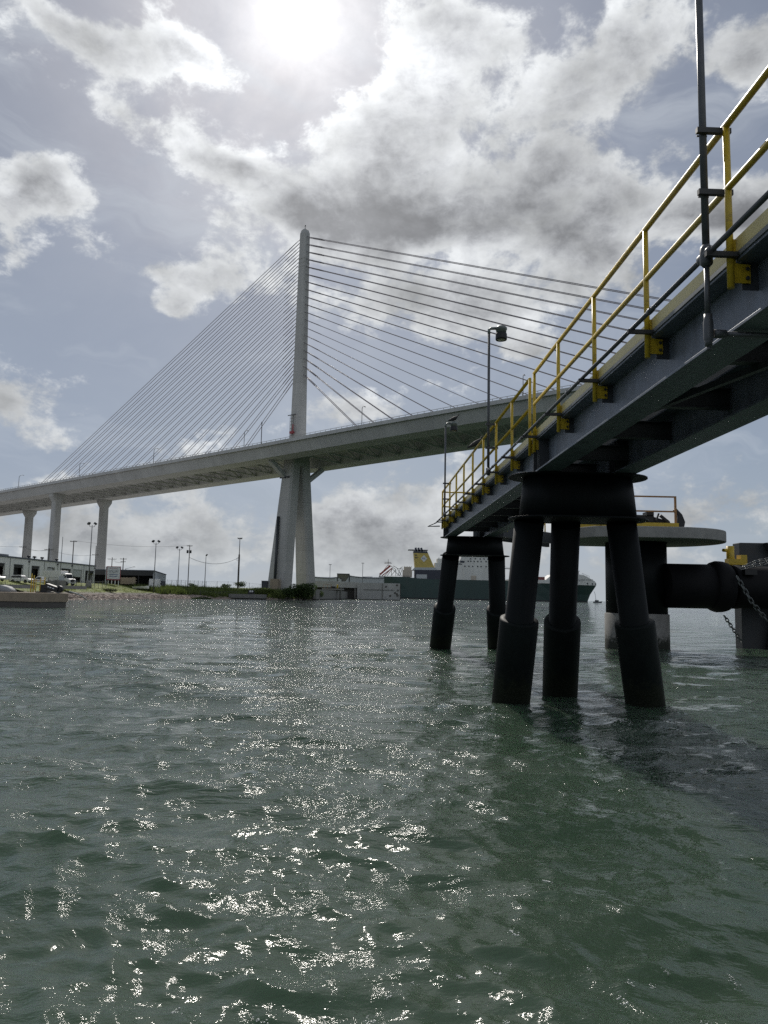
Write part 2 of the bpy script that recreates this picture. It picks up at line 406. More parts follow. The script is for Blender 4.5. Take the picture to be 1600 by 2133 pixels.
class MB:
    """collects shapes and links them as one mesh object"""

    def __init__(s):
        s.v = []; s.f = []; s.sm = []

    def add(s, vs, fs, smooth=False):
        o = len(s.v)
        s.v += [tuple(p) for p in vs]
        s.f += [tuple(i + o for i in f) for f in fs]
        s.sm += [smooth] * len(fs)
        return s

    def box(s, x0, x1, y0, y1, z0, z1):
        v = [(x0, y0, z0), (x1, y0, z0), (x1, y1, z0), (x0, y1, z0), (x0, y0, z1), (x1, y0, z1), (x1, y1, z1), (x0, y1, z1)]
        return s.add(v, [(0, 3, 2, 1), (4, 5, 6, 7), (0, 1, 5, 4), (1, 2, 6, 5), (2, 3, 7, 6), (3, 0, 4, 7)])

    def bar(s, p, q, w, h, up=(0, 0, 1)):
        p, q = Vector(p), Vector(q); d = (q - p).normalized(); upv = Vector(up)
        if abs(d.dot(upv)) > .99: upv = Vector((0, 1, 0))
        a = d.cross(upv).normalized() * (w / 2); b = a.cross(d).normalized() * (h / 2)
        v = [p - a - b, p + a - b, p + a + b, p - a + b, q - a - b, q + a - b, q + a + b, q - a + b]
        return s.add(v, [(0, 1, 2, 3), (7, 6, 5, 4), (0, 4, 5, 1), (1, 5, 6, 2), (2, 6, 7, 3), (3, 7, 4, 0)])

    def tube(s, p, q, r, n=10, r2=None, caps=True):
        return s.poly([p, q], r, n, caps, r2)

    def poly(s, pts, r, n=8, caps=True, r2=None):
        pts = [Vector(p) for p in pts]; k = len(pts); v = []; f = []
        rr = [r] * k if r2 is None else [r + (r2 - r) * i / (k - 1) for i in range(k)]
        ref = None
        for i, p in enumerate(pts):
            d = (pts[min(i + 1, k - 1)] - pts[max(i - 1, 0)]).normalized()
            if ref is None:
                ref = Vector((0, 0, 1)) if abs(d.z) < .9 else Vector((1, 0, 0))
            a = d.cross(ref).normalized(); b = a.cross(d).normalized(); ref = b
            for j in range(n):
                t = 2 * math.pi * j / n
                v.append(p + a * (rr[i] * math.cos(t)) + b * (rr[i] * math.sin(t)))
        for i in range(k - 1):
            for j in range(n):
                f.append((i * n + j, i * n + (j + 1) % n, (i + 1) * n + (j + 1) % n, (i + 1) * n + j))
        s.add(v, f, n > 5)
        if caps:
            o = len(s.v) - len(v)
            s.f.append(tuple(o + j for j in reversed(range(n)))); s.f.append(tuple(o + (k - 1) * n + j for j in range(n)))
            s.sm += [False, False]
        return s

    def lathe(s, prof, c=(0, 0, 0), n=20, axis='z'):
        v = []; f = []
        for (r, z) in prof:
            for j in range(n):
                t = 2 * math.pi * j / n
                x, y = r * math.cos(t), r * math.sin(t)
                p = (x, y, z) if axis == 'z' else ((z, x, y) if axis == 'x' else (x, z, y))
                v.append((p[0] + c[0], p[1] + c[1], p[2] + c[2]))
        k = len(prof)
        for i in range(k - 1):
            for j in range(n):
                f.append((i * n + j, i * n + (j + 1) % n, (i + 1) * n + (j + 1) % n, (i + 1) * n + j))
        s.add(v, f, True)
        o = len(s.v) - len(v)
        s.f.append(tuple(o + j for j in reversed(range(n)))); s.f.append(tuple(o + (k - 1) * n + j for j in range(n)))
        s.sm += [False, False]
        return s

    def prism(s, poly, z0, z1, axis='z'):
        n = len(poly)

        def P(a, b, c):
            return (a, b, c) if axis == 'z' else ((c, a, b) if axis == 'x' else (a, c, b))
        v = [P(x, y, z0) for x, y in poly] + [P(x, y, z1) for x, y in poly]
        f = [tuple(reversed(range(n))), tuple(range(n, 2 * n))]
        f += [(i, (i + 1) % n, n + (i + 1) % n, n + i) for i in range(n)]
        return s.add(v, f)

    def loft(s, secs, caps=True, smooth=False, close=True):
        n = len(secs[0]); v = [p for q in secs for p in q]; f = []
        for i in range(len(secs) - 1):
            for j in range(n if close else n - 1):
                f.append((i * n + j, i * n + (j + 1) % n, (i + 1) * n + (j + 1) % n, (i + 1) * n + j))
        s.add(v, f, smooth)
        if caps:
            o = len(s.v) - len(v); k = len(secs)
            s.f.append(tuple(o + j for j in reversed(range(n)))); s.f.append(tuple(o + (k - 1) * n + j for j in range(n)))
            s.sm += [False, False]
        return s

    def mesh(s, name, material, org=(0, 0, 0)):
        me = bpy.data.meshes.new(name)
        ox, oy, oz = org
        me.from_pydata([(x - ox, y - oy, z - oz) for x, y, z in s.v], [], s.f)
        me.polygons.foreach_set('use_smooth', s.sm)
        me.materials.append(material)
        bm = bmesh.new(); bm.from_mesh(me); bmesh.ops.recalc_face_normals(bm, faces=bm.faces); bm.to_mesh(me); bm.free()
        me.update()
        return me

    def build(s, name, material, parent=None, org=None, bevel=0.0, stuff=False):
        if org is None: org = ORG.get(root_of(parent), (0, 0, 0)) if parent else (0, 0, 0)
        return place(s.mesh(name, material, org), name, parent, bevel=bevel, stuff=stuff)


ORG = {}


def root_of(o):
    while o is not None and o.parent: o = o.parent
    return o.name if o else None


def place(me, name, parent=None, loc=(0, 0, 0), rot=(0, 0, 0), scale=None, bevel=0.0, stuff=False, label=None):
    o = bpy.data.objects.new(name, me); COL.objects.link(o)
    o.location = loc; o.rotation_euler = rot
    if scale: o.scale = scale
    if parent: o.parent = parent
    if bevel:
        b = o.modifiers.new('edge', 'BEVEL'); b.width = bevel; b.segments = 2; b.limit_method = 'ANGLE'; b.angle_limit = R(40)
    if stuff: o['kind'] = 'stuff'
    if label: o['label'] = label
    return o


def tag(o, label, cat, group=None):
    o['label'] = label; o['category'] = cat
    if group: o['group'] = group
    return o


def thing(name, label, cat, loc=(0, 0, 0), rotz=0.0, group=None, org=None):
    """an Empty at the base of a thing; org: the point of the parts' own coordinates that falls on it"""
    o = bpy.data.objects.new(name, None); COL.objects.link(o)
    o.location = loc; o.rotation_euler = (0, 0, rotz); o.empty_display_size = .2
    ORG[o.name] = tuple(org) if org is not None else (tuple(loc) if rotz == 0 else (0, 0, 0))
    return tag(o, label, cat, group)


def dup(root, loc, rotz=None, label=None, scale=None):
    """a copy of a thing with copies of its parts and sub-parts"""
    c = root.copy(); COL.objects.link(c); c.location = loc
    if rotz is not None: c.rotation_euler = (0, 0, rotz)
    if scale: c.scale = scale
    if label: c['label'] = label

    def rec(src, dst):
        for ch in list(src.children):
            k = ch.copy(); COL.objects.link(k); k.parent = dst; rec(ch, k)
    rec(root, c)
    return c


def structure(o):
    o['kind'] = 'structure'; return o


def text(body, name, material, parent, loc, size, rot, sx=1.0, ext=.003, align='CENTER'):
    cu = bpy.data.curves.new(name, 'FONT'); cu.body = body; cu.size = size; cu.extrude = ext
    cu.align_x = align; cu.align_y = 'CENTER'
    cu.materials.append(material)
    tmp = bpy.data.objects.new(name, cu); COL.objects.link(tmp)
    dg = bpy.context.evaluated_depsgraph_get()
    tme = bpy.data.meshes.new_from_object(tmp.evaluated_get(dg)); tme.name = name
    bpy.data.objects.remove(tmp)
    o = bpy.data.objects.new(name, tme); COL.objects.link(o); o.parent = parent
    o.location = loc; o.rotation_euler = rot; o.scale = (sx, 1, 1)
    return o

# ================================================================== SETTING
# ------------------------------------------------------------------ water
WIND = R(-100)   # the chop runs towards the camera


def water_height(X, Y, sp):
    g = np.random.default_rng(5)
    K = 120
    lam = np.exp(np.linspace(math.log(.13), math.log(5.5), K))
    UN = np.zeros_like(X); UT = 0.0; Z = np.zeros_like(X); DX = np.zeros_like(X); DY = np.zeros_like(X)
    # patches of calmer and rougher water
    pat = .80 + .42 * np.sin(.31 * X + 1.3 + 1.1 * np.sin(.17 * Y)) * np.sin(.23 * Y + .8 * np.sin(.21 * X + 2.0))
    for i in range(K):
        l = lam[i]
        th = WIND + g.normal(0, .6 if l > .8 else .8)
        slope = (.0185 if l > 1.2 else (.029 if l > .6 else .033)) * (1.0 if l < 2.4 else .6)
        a = slope * l / (2 * math.pi) * (.6 + .8 * g.random())
        k = 2 * math.pi / l
        ph = g.random() * 6.283
        cx, cy = math.cos(th), math.sin(th)
        w = np.clip((l / sp - 3.0) / 4.0, 0, 1).astype(np.float32)
        UN += slope * slope * (1 - w) ** 2; UT += slope * slope
        arg = k * (cx * X + cy * Y) + ph
        aw = a * w * (pat if l < 1.5 else 1.0)
        Z += aw * np.sin(arg)
        c = aw * np.cos(arg) * .9
        DX += cx * c; DY += cy * c
    return X + DX, Y + DY, Z, np.sqrt(UN / UT)


def make_water():
    rs = [0.5]
    while rs[-1] < 30000:
        r = rs[-1]
        rs.append(r * (1.0052 if 3.0 < r < 34 else (1.012 if r <= 3 else (1.014 if r < 320 else 1.06))))
    rs = np.array(rs, np.float32)
    fine = np.radians(np.linspace(-41, 41, 440))
    coarse = np.radians(np.linspace(41, 319, 56))
    verts = []; quads = []; base = 0; lost_ = []
    for angs in (fine, coarse):
        A, RR = np.meshgrid(angs.astype(np.float32), rs)
        X = RR * np.sin(A); Y = RR * np.cos(A)
        dr = np.gradient(rs)[:, None]
        sp = np.maximum(RR * float(angs[1] - angs[0]), dr + 0 * RR)
        X, Y, Z, U_ = water_height(X, Y, sp); lost_.append(U_.ravel())
        n, k = X.shape
        verts.append(np.stack([X, Y, Z], -1).reshape(-1, 3))
        i = np.arange(n - 1)[:, None] * k + np.arange(k - 1)[None, :] + base
        quads.append(np.stack([i, i + 1, i + k + 1, i + k], -1).reshape(-1, 4))
        base += n * k
    v = np.concatenate(verts); q = np.concatenate(quads)
    me = bpy.data.meshes.new('water')
    me.vertices.add(len(v)); me.vertices.foreach_set('co', v.ravel())
    me.loops.add(q.size); me.loops.foreach_set('vertex_index', q.ravel().astype(np.int32))
    me.polygons.add(len(q)); me.polygons.foreach_set('loop_start', np.arange(0, q.size, 4, dtype=np.int32))
    me.polygons.foreach_set('use_smooth', np.ones(len(q), bool))
    me.update(calc_edges=True)
    if me.polygons[0].normal.z < 0: me.flip_normals()
    me.attributes.new('unresolved', 'FLOAT', 'POINT').data.foreach_set('value', np.concatenate(lost_).astype(np.float32))
    return me


mw = bpy.data.materials.new('green_water'); mw.use_nodes = True
t = mw.node_tree; b = t.nodes['Principled BSDF']
b.inputs['Roughness'].default_value = .047; b.inputs['IOR'].default_value = 1.333
b.inputs['Specular IOR Level'].default_value = .5
# murky water: light spreads under the surface before it comes back, so shadows on it have soft edges
b.subsurface_method = 'BURLEY'
b.inputs['Subsurface Weight'].default_value = .65
b.inputs['Subsurface Radius'].default_value = (.45, .75, .5)
b.inputs['Subsurface Scale'].default_value = 1.0
geo = t.nodes.new('ShaderNodeNewGeometry')


def wn(scale, detail, stretch, rough=.6, rot=0.0):
    mpn = t.nodes.new('ShaderNodeMapping'); t.links.new(geo.outputs['Position'], mpn.inputs['Vector'])
    mpn.inputs['Scale'].default_value = (stretch, 1, 1); mpn.inputs['Rotation'].default_value = (0, 0, rot)
    n = t.nodes.new('ShaderNodeTexNoise'); n.inputs['Scale'].default_value = scale; n.inputs['Detail'].default_value = detail
    n.inputs['Roughness'].default_value = rough; n.inputs['Distortion'].default_value = .4
    t.links.new(mpn.outputs[0], n.inputs['Vector']); return n.outputs[0]


nm = wn(.30, 4, 1)
mx = t.nodes.new('ShaderNodeMix'); mx.data_type = 'RGBA'
mx.inputs[6].default_value = (.032, .056, .036, 1); mx.inputs[7].default_value = (.054, .078, .056, 1)
mr = t.nodes.new('ShaderNodeMapRange'); mr.inputs[1].default_value = .35; mr.inputs[2].default_value = .65
t.links.new(nm, mr.inputs[0]); t.links.new(mr.outputs[0], mx.inputs[0]); t.links.new(mx.outputs[2], b.inputs['Base Color'])
prev = None


def wmul(a, b_):
    n = t.nodes.new('ShaderNodeMath'); n.operation = 'MULTIPLY'; t.links.new(a, n.inputs[0]); t.links.new(b_, n.inputs[1]); return n.outputs[0]


def wmr(x, a, b_, c, d):
    n = t.nodes.new('ShaderNodeMapRange'); t.links.new(x, n.inputs[0])
    for i, q in enumerate((a, b_, c, d)): n.inputs[i + 1].default_value = q
    return n.outputs[0]


# wind patches: ripples gather in some places and leave others smooth
patch = wmr(wn(.75, 3, .55, rot=.2), .46, .64, .15, 1.3)
patch2 = wmr(wn(.16, 3, .5, rot=.2), .35, .65, .6, 1.2)
lost = t.nodes.new('ShaderNodeAttribute'); lost.attribute_name = 'unresolved'
for (sc, de, st, dist, strength, rot, msk) in ((.85, 6, .55, .55, .6, .25, wmul(wmr(lost.outputs['Fac'], 0, 1, .16, 1.45), patch2)), (5.0, 5, .6, .042, .6, -.3, patch), (9.5, 5, .5, .013, .6, .15, patch2), (20.0, 4, .6, .008, .55, .5, patch)):
    bp = t.nodes.new('ShaderNodeBump'); bp.inputs['Strength'].default_value = strength; bp.inputs['Distance'].default_value = dist
    if 'Filter Width' in bp.inputs: bp.inputs['Filter Width'].default_value = .012
    t.links.new(wmul(wn(sc, de, st, rot=rot), msk), bp.inputs['Height'])
    if prev: t.links.new(prev, bp.inputs['Normal'])
    prev = bp.outputs[0]
t.links.new(prev, b.inputs['Normal'])
wm = make_water(); wm.materials.append(mw)
structure(place(wm, 'water'))

# ------------------------------------------------------------------ land: shoreline, bank, grass
SHORE = [(-420, 70), (-180, 92), (-105, 104), (-76, 118), (-66, 140), (-63, 165), (-64, 200), (-61, 235), (-55, 265), (-46, 282),
         (-36, 291), (-28, 298), (-25, 330), (-20, 420), (-16, 640), (6, 760), (4, 1200), (-300, 4000), (-9000, 6000)]
SH = np.array(SHORE, float)


def shore_dist(X, Y):
    """signed distance to the shoreline, positive on land"""
    best = np.full(X.shape, 1e9); sgn = np.zeros(X.shape)
    for i in range(len(SH) - 1):
        a, b_ = SH[i], SH[i + 1]; e = b_ - a
        tt = np.clip(((X - a[0]) * e[0] + (Y - a[1]) * e[1]) / (e @ e), 0, 1)
        dx, dy = X - a[0] - tt * e[0], Y - a[1] - tt * e[1]
        d = np.hypot(dx, dy)
        s = np.sign(e[0] * (Y - a[1]) - e[1] * (X - a[0]))
        upd = d < best - 1e-9
        best = np.where(upd, d, best); sgn = np.where(upd, s, sgn)
    return best * sgn


def ground_z(X, Y):
    d = shore_dist(X, Y)
    n = .12 * np.sin(X * .31 + Y * .12) * np.sin(Y * .23 - X * .07)
    z = np.interp(d, [-6, 0, 2, 7, 20, 32, 5000], [-2.5, -.15, .45, 1.75, 3.9, 4.3, 4.35])
    return z + n * np.clip(d / 10, 0, 1)


gx = np.concatenate([np.linspace(-9000, -320, 14), np.arange(-300, -120, 6.0), np.arange(-120, 8, 1.6), np.linspace(9, 60, 12)])
gy = np.concatenate([np.arange(60, 110, 3.0), np.arange(110, 330, 1.8), np.arange(332, 460, 8.0), np.linspace(470, 6000, 40)])
GX, GY = np.meshgrid(gx, gy)
GZ = ground_z(GX, GY)
me = bpy.data.meshes.new('ground')
k = len(gx); i = (np.arange(len(gy) - 1)[:, None] * k + np.arange(k - 1)[None, :]).ravel()
keep = np.maximum.reduce([GZ.ravel()[i], GZ.ravel()[i + 1], GZ.ravel()[i + k], GZ.ravel()[i + k + 1]]) > -2.2
i = i[keep]
me.from_pydata(np.stack([GX, GY, GZ], -1).reshape(-1, 3).tolist(), [], np.stack([i, i + 1, i + k + 1, i + k], -1).tolist())
me.polygons.foreach_set('use_smooth', np.ones(len(me.polygons), bool))
mg = bpy.data.materials.new('grass_ground'); mg.use_nodes = True
t = mg.node_tree; b = t.nodes['Principled BSDF']; b.inputs['Roughness'].default_value = .9
geo = t.nodes.new('ShaderNodeNewGeometry')
ng = t.nodes.new('ShaderNodeTexNoise'); ng.inputs['Scale'].default_value = .16; ng.inputs['Detail'].default_value = 8
t.links.new(geo.outputs['Position'], ng.inputs['Vector'])
cr_ = t.nodes.new('ShaderNodeValToRGB'); e = cr_.color_ramp.elements
e[0].position = .32; e[0].color = (.095, .13, .028, 1); e[1].position = .68; e[1].color = (.20, .225, .045, 1)
t.links.new(ng.outputs[0], cr_.inputs[0])
sx = t.nodes.new('ShaderNodeSeparateXYZ'); t.links.new(geo.outputs['Position'], sx.inputs[0])
mrz = t.nodes.new('ShaderNodeMapRange'); mrz.inputs[1].default_value = 1.45; mrz.inputs[2].default_value = 1.8
t.links.new(sx.outputs[2], mrz.inputs[0])
mxg = t.nodes.new('ShaderNodeMix'); mxg.data_type = 'RGBA'; mxg.inputs[6].default_value = (.11, .095, .08, 1)
t.links.new(mrz.outputs[0], mxg.inputs[0]); t.links.new(cr_.outputs[0], mxg.inputs[7])
# yards behind the lawn: gravel and concrete, paled to bounce light under the deck
att = t.nodes.new('ShaderNodeAttribute'); att.attribute_name = 'inland'
mry = t.nodes.new('ShaderNodeMapRange'); mry.inputs[1].default_value = 40; mry.inputs[2].default_value = 50
t.links.new(att.outputs['Fac'], mry.inputs[0])
mxy = t.nodes.new('ShaderNodeMix'); mxy.data_type = 'RGBA'; mxy.inputs[7].default_value = (.33, .325, .31, 1)
t.links.new(mry.outputs[0], mxy.inputs[0]); t.links.new(mxg.outputs[2], mxy.inputs[6]); t.links.new(mxy.outputs[2], b.inputs['Base Color'])
me.attributes.new('inland', 'FLOAT', 'POINT').data.foreach_set('value', shore_dist(GX, GY).ravel().astype(np.float32))
me.materials.append(mg)
structure(place(me, 'ground'))


def gz(x, y):
    return float(ground_z(np.array([float(x)]), np.array([float(y)]))[0])


def shore_pt(s):
    """point along the shoreline by arc length from the fourth point, and its inland normal"""
    i = 3
    while True:
        a, b_ = SH[i], SH[i + 1]; l = np.hypot(*(b_ - a))
        if s <= l or i > 12: break
        s -= l; i += 1
    e = (b_ - a) / l
    return a + e * s, np.array([-e[1], e[0]])


# riprap of flat broken stones along the water's edge
mb = MB()
for q in range(2600):
    s = random.uniform(0, 178); d = random.uniform(-1.0, 4.3)
    p, n_ = shore_pt(s); x, y = p + n_ * d
    z = gz(x, y); r = random.uniform(.22, .62)
    secs = []
    ax = random.uniform(.8, 1.6); yaw = random.random() * 3.14
    for (zz, sc) in ((-.3, .9), (.08, 1.0), (random.uniform(.14, .34), random.uniform(.5, .75))):
        ring = []
        for j in range(5):
            a = yaw + j * 1.2566 + random.uniform(-.2, .2)
            px, py = math.cos(a) * r * sc * ax, math.sin(a) * r * sc
            ring.append((x + px, y + py, z + zz * r * 1.5 + random.uniform(-.05, .05)))
        secs.append(ring)
    mb.loft(secs)
o = mb.build('riprap', m_rock, stuff=True)
o['label'] = 'brown broken stone riprap along the water edge below the grass'

# grass tufts on the bank
mb = MB()


def tuft(mb, x, y, h, n, spread):
    z = gz(x, y) - .03
    for _ in range(n):
        bx, by = x + random.uniform(-spread, spread), y + random.uniform(-spread, spread)
        a = random.random() * 6.28; l = random.uniform(.05, .35) * h; w = h * .10
        hh = h * random.uniform(.6, 1.15)
        ca, sa = math.cos(a), math.sin(a)
        mb.add([(bx - sa * w, by + ca * w, z), (bx + sa * w, by - ca * w, z), (bx + ca * l, by + sa * l, z + hh)], [(0, 1, 2)])


for q in range(2600):
    s = random.uniform(0, 230); d = 5.6 + abs(random.gauss(0, 1)) * 9
    p, n_ = shore_pt(s); x, y = p + n_ * d
    tuft(mb, x, y, random.uniform(.22, .5), 5, .5)
o = mb.build('grass', m_grassy, stuff=True)
o['label'] = 'sunlit green grass on the bank above the stones'
# taller reeds at the far end of the bank
mb = MB()
for q in range(2300):
    s = random.uniform(112, 196); d = random.uniform(1.5, 15)
    if s < 140 and d < 5: continue
    p, n_ = shore_pt(s); x, y = p + n_ * d
    tuft(mb, x, y, random.uniform(.8, 2.1), 7, .8)
o = mb.build('reeds', m_leaf2, stuff=True)
o['label'] = 'tall rough green grass along the bank towards the bridge pylon'

# far low vegetation on the flat land
mb = MB()
for q in range(700):
    u = random.uniform(350, 640); Yd = random.uniform(700, 1500)
    p = at(u, 1230, Yd); z0 = gz(p.x, Yd) - .5
    hh = random.uniform(.8, 2.4); w = random.uniform(2, 5)
    ring = lambda zz, k_: [(p.x + math.cos(a) * w * k_, Yd + math.sin(a) * w * k_, z0 + zz) for a in (0, 1.05, 2.1, 3.14, 4.2, 5.2)]
    mb.loft([ring(0, .9), ring(hh * .5, 1.0), ring(hh, .45)])
o = mb.build('far_scrub', m_leaf, stuff=True)
o['label'] = 'low dark scrub on the flat land far beyond the fence'


# ------------------------------------------------------------------ bushes and small trees
def bush(name, label, cat, x, y, z, rx, ry, rz, n, leaf, material, trunk=0.0, group=None):
    T = thing(name, label, cat, (x, y, z), group=group)
    lumps = [(random.uniform(-.6, .6) * rx, random.uniform(-.6, .6) * ry, random.uniform(.35, .85) * rz, random.uniform(.35, .6)) for _ in range(9)]
    mb = MB()
    for _ in range(n):
        lx, ly, lz, k_ = random.choice(lumps)
        a, c = random.random() * 6.283, random.uniform(-1, 1); rr = random.random() ** .4
        s_ = math.sqrt(1 - c * c)
        px, py, pz = lx + rr * k_ * rx * s_ * math.cos(a), ly + rr * k_ * ry * s_ * math.sin(a), lz + rr * k_ * rz * .7 * c
        if pz < -.05: pz = abs(pz) * .3
        pz += trunk
        n_ = Vector((random.gauss(0, 1), random.gauss(0, 1), random.gauss(.3, 1))).normalized()
        t_ = n_.orthogonal().normalized(); b_ = n_.cross(t_)
        l = leaf * random.uniform(.6, 1.3)
        P = Vector((x + px, y + py, z + pz))
        mb.add([P - t_ * l, P - b_ * l * .45, P + t_ * l, P + b_ * l * .45], [(0, 1, 2, 3)])
    mb.build('crown' if trunk else 'foliage', material, T)
    st = MB()
    for _ in range(6 if not trunk else 1):
        bx, by = random.uniform(-.3, .3) * rx * (0 if trunk else 1), random.uniform(-.3, .3) * ry * (0 if trunk else 1)
        lx, ly, lz, k_ = random.choice(lumps)
        st.tube((x + bx, y + by, z - .3), (x + lx * .7, y + ly * .7, z + lz * .8 + trunk), .05 * rz + .03, 6, r2=.02 * rz + .01)
    st.build('trunk' if trunk else 'stem', m_pole, T)
    return T


p = at(631, 1225, 290)
bush('bush', 'large dark rounded bush at the foot of the right pylon leg', 'bush', p.x, 290, -.2, 5.4, 4.5, 6.4, 4600, .34, m_leaf)
p = at(655, 1228, 312)
bush('bush', 'dark low bush at the right end of the bank, against the quay wall', 'bush', p.x, 312, -.3, 4.5, 5, 4.4, 2200, .32, m_leaf)
p = at(600, 1230, 287)
bush('bush', 'lower bush on the bank just left of the large dark bush', 'bush', p.x, 287, .6, 3.8, 3, 3.6, 1500, .3, m_leaf)
p = at(545, 1230, 280)
bush('bush', 'spreading green bush behind the small concrete mooring platform', 'bush', p.x, 284, 1.5, 5.5, 3, 2.6, 1600, .3, m_leaf2)
p = at(408, 1228, 236)
bush('bush', 'green scrub patch on the bank edge where the grass ends', 'bush', p.x, 240, gz(p.x, 240) - .2, 5.5, 3, 1.6, 1300, .26, m_leaf)
p = at(231, 1222, 196)
bush('bush', 'small grey-green shrub on the grass below the cable sign', 'bush', p.x, 196, gz(p.x, 196) - .1, 2.3, 1.2, 1.0, 900, .16, m_sage)
for (u, Y, h, lab) in ((500, 330, 4.6, 'small dark tree right behind the tall floodlight mast'), (471, 420, 4.6, 'small dark tree on the flat land left of the floodlight mast'),
                       (400, 420, 4.4, 'small round tree beside the pole with the transformer')):
    p = at(u, 1212, Y); z = gz(p.x, Y)
    bush('small_tree', lab, 'tree', p.x, Y, z, 3.2, 2.5, h * .55, 700, .3, m_leaf, trunk=.35)

# ================================================================== BRIDGE
BX, BY, BTH = -38.0, 319.6, R(52.9)
BD = np.array([-math.sin(BTH), math.cos(BTH)]); BN = np.array([-math.cos(BTH), -math.sin(BTH)])   # along, towards the near edge


def deck_z(s):
    return 63.4 - .0212 * s if s > 0 else 63.4 + .03125 * (-s) - s * s * .03125 / 2 / 253


def bp(s, w, z):
    return (BX + BD[0] * s + BN[0] * w, BY + BD[1] * s + BN[1] * w, z)


BR = thing('cable_stayed_bridge', 'tall grey cable-stayed road bridge with one slender pylon crossing behind the water', 'bridge', (BX, BY, 4))
# deck: twin box girders under one slab
SS = [-262 + 8.0 * i for i in range(0, 86)]


def deck_part(prof, name, material):
    mb = MB(); mb.loft([[bp(s, w, deck_z(s) + z) for w, z in prof] for s in SS]); return mb.build(name, material, BR)


deck_part([(21.6, -1.15), (21.6, -1.55), (19.5, -1.75), (0, -1.45), (-19.5, -1.75), (-21.6, -1.55), (-21.6, -1.15), (0, -.95)], 'deck_slab', m_bridge)
for sg in (1, -1):
    deck_part([(sg * 20.9, -1.68), (sg * 18.6, -5.6), (sg * 10.4, -5.6), (sg * 9.0, -1.60)], 'box_girder', m_bridge)
    deck_part([(sg * 21.6, -1.6), (sg * 22.0, -1.6), (sg * 22.0, -.25), (sg * 21.7, -.25), (sg * 21.5, -1.12)], 'parapet', m_bridge)
    mb = MB()
    for i in range(len(SS) - 1):
        a, b_ = SS[i], SS[i + 1]
        mb.bar(bp(a, sg * 21.85, deck_z(a) + .38), bp(b_, sg * 21.85, deck_z(b_) + .38), .12, .14)
        for q in range(3):
            s = a + (b_ - a) * q / 3
            mb.bar(bp(s, sg * 21.85, deck_z(s) - .26), bp(s, sg * 21.85, deck_z(s) + .38), .16, .16)
    mb.build('parapet_railing', m_pier, BR)
# delta frames between the boxes
mb = MB()
mb.bar((0, -10.2, -5.3), (0, -.6, -1.7), .55, .9, up=(1, 0, 0)); mb.bar((0, 10.2, -5.3), (0, .6, -1.7), .55, .9, up=(1, 0, 0))
mb.bar((0, -10.2, -5.25), (0, 10.2, -5.25), .5, .6)
mb.bar((0, -4.6, -5.2), (0, 4.6, -1.8), .2, .3, up=(1, 0, 0))
dm = mb.mesh('delta_frame', m_bridge)
rot_b = math.atan2(BD[1], BD[0])
for i in range(-20, 38):
    s = 5.2 + 10.38 * i
    if abs(s) < 8: continue
    x, y, z = bp(s, 0, deck_z(s))
    place(dm, 'delta_frame', BR, (x - BX, y - BY, z - 4), (0, 0, rot_b))


# pylon: two splayed legs that meet below the deck, one mast above
def octo(sc, w0, z, lb, lt, ch=.13):
    a, b_ = lb / 2, lt / 2; c = min(lb, lt) * ch
    return [bp(sc + x, w0 + y, z) for x, y in ((-a + c, -b_), (a - c, -b_), (a, -b_ + c), (a, b_ - c), (a - c, b_), (-a + c, b_), (-a, b_ - c), (-a, -b_ + c))]


for sg, lb0, lt0 in ((1, 9.6, 6.6), (-1, 7.6, 5.6)):
    mb = MB()
    mb.loft([octo(0, sg * 8.3, 2.0, lb0, lt0), octo(0, sg * 2.6, 63, 5.8, 5.0)])
    leg = mb.build('pylon_leg', m_pier, BR)
    if sg > 0:
        mb = MB(); q0 = at(572, 1222, 308.5); q1 = at(580, 1076, 313.5); mb.tube(q0, q1, .6, 10); mb.build('drain_pipe', m_steel_dk, leg)
        mb = MB()
        for s_ in (-2, 0, 2): mb.bar(bp(s_, 6.6, 51.5), bp(s_ + 1.4, 6.6, 51.5), .5, .7)
        mb.build('service_bracket', m_clamp, leg)
    else:
        mb = MB(); mb.bar(bp(-.2, -5.0, 12.4), bp(-.2, -5.0, 14.8), 1.0, .5); mb.build('leg_hatch', m_clamp, leg)
mb = MB()
mb.loft([octo(0, 0, 57, 6.4, 5.6), octo(0, 0, 66, 6.2, 5.0), octo(0, 0, 110, 5.0, 4.0), octo(0, 0, 162.6, 3.9, 3.0), octo(0, 0, 164.2, 2.9, 2.2), octo(0, 0, 165.0, 1.2, .9)])
tw = mb.build('pylon_mast', m_pier, BR)
mb = MB(); mb.tube(bp(0, 0, 164.7), bp(0, 0, 166.4), .12, 6); mb.lathe([(.1, 0), (.3, .15), (.3, .5), (.1, .65)], bp(0, 0, 166.2), 8); mb.build('beacon', m_clamp, tw)
mb = MB()
for z in (150.5, 148.6, 146.8): mb.loft([octo(0, 0, z, 4.42, 3.48), octo(0, 0, z + .22, 4.42, 3.48)])
mb.build('pylon_band', m_pier, tw)
# work hoist clinging to the mast above the deck
mb = MB()
for z in np.arange(66, 79, 1.5): mb.bar(bp(2.2, 3.0, z), bp(.2, 3.0, z), .12, .12)
for s_ in (.2, 2.2): mb.bar(bp(s_, 3.0, 64), bp(s_, 3.0, 79.5), .16, .16)
mb.bar(bp(3.6, 3.0, 79.4), bp(-1.0, 3.0, 79.4), .3, .3)
mb.build('hoist_rail', m_clamp, tw)
mb = MB()
z = 71.5; c = bp(2.0, 3.9, z); mb.bar(bp(1.5, 3.4, z), bp(-.5, 3.4, z), 1.1, .9); mb.bar(bp(.2, 3.2, z + .5), bp(.2, 3.2, z + 3.6), .45, .45)
mb.build('hoist_cabin', m_signred, tw)
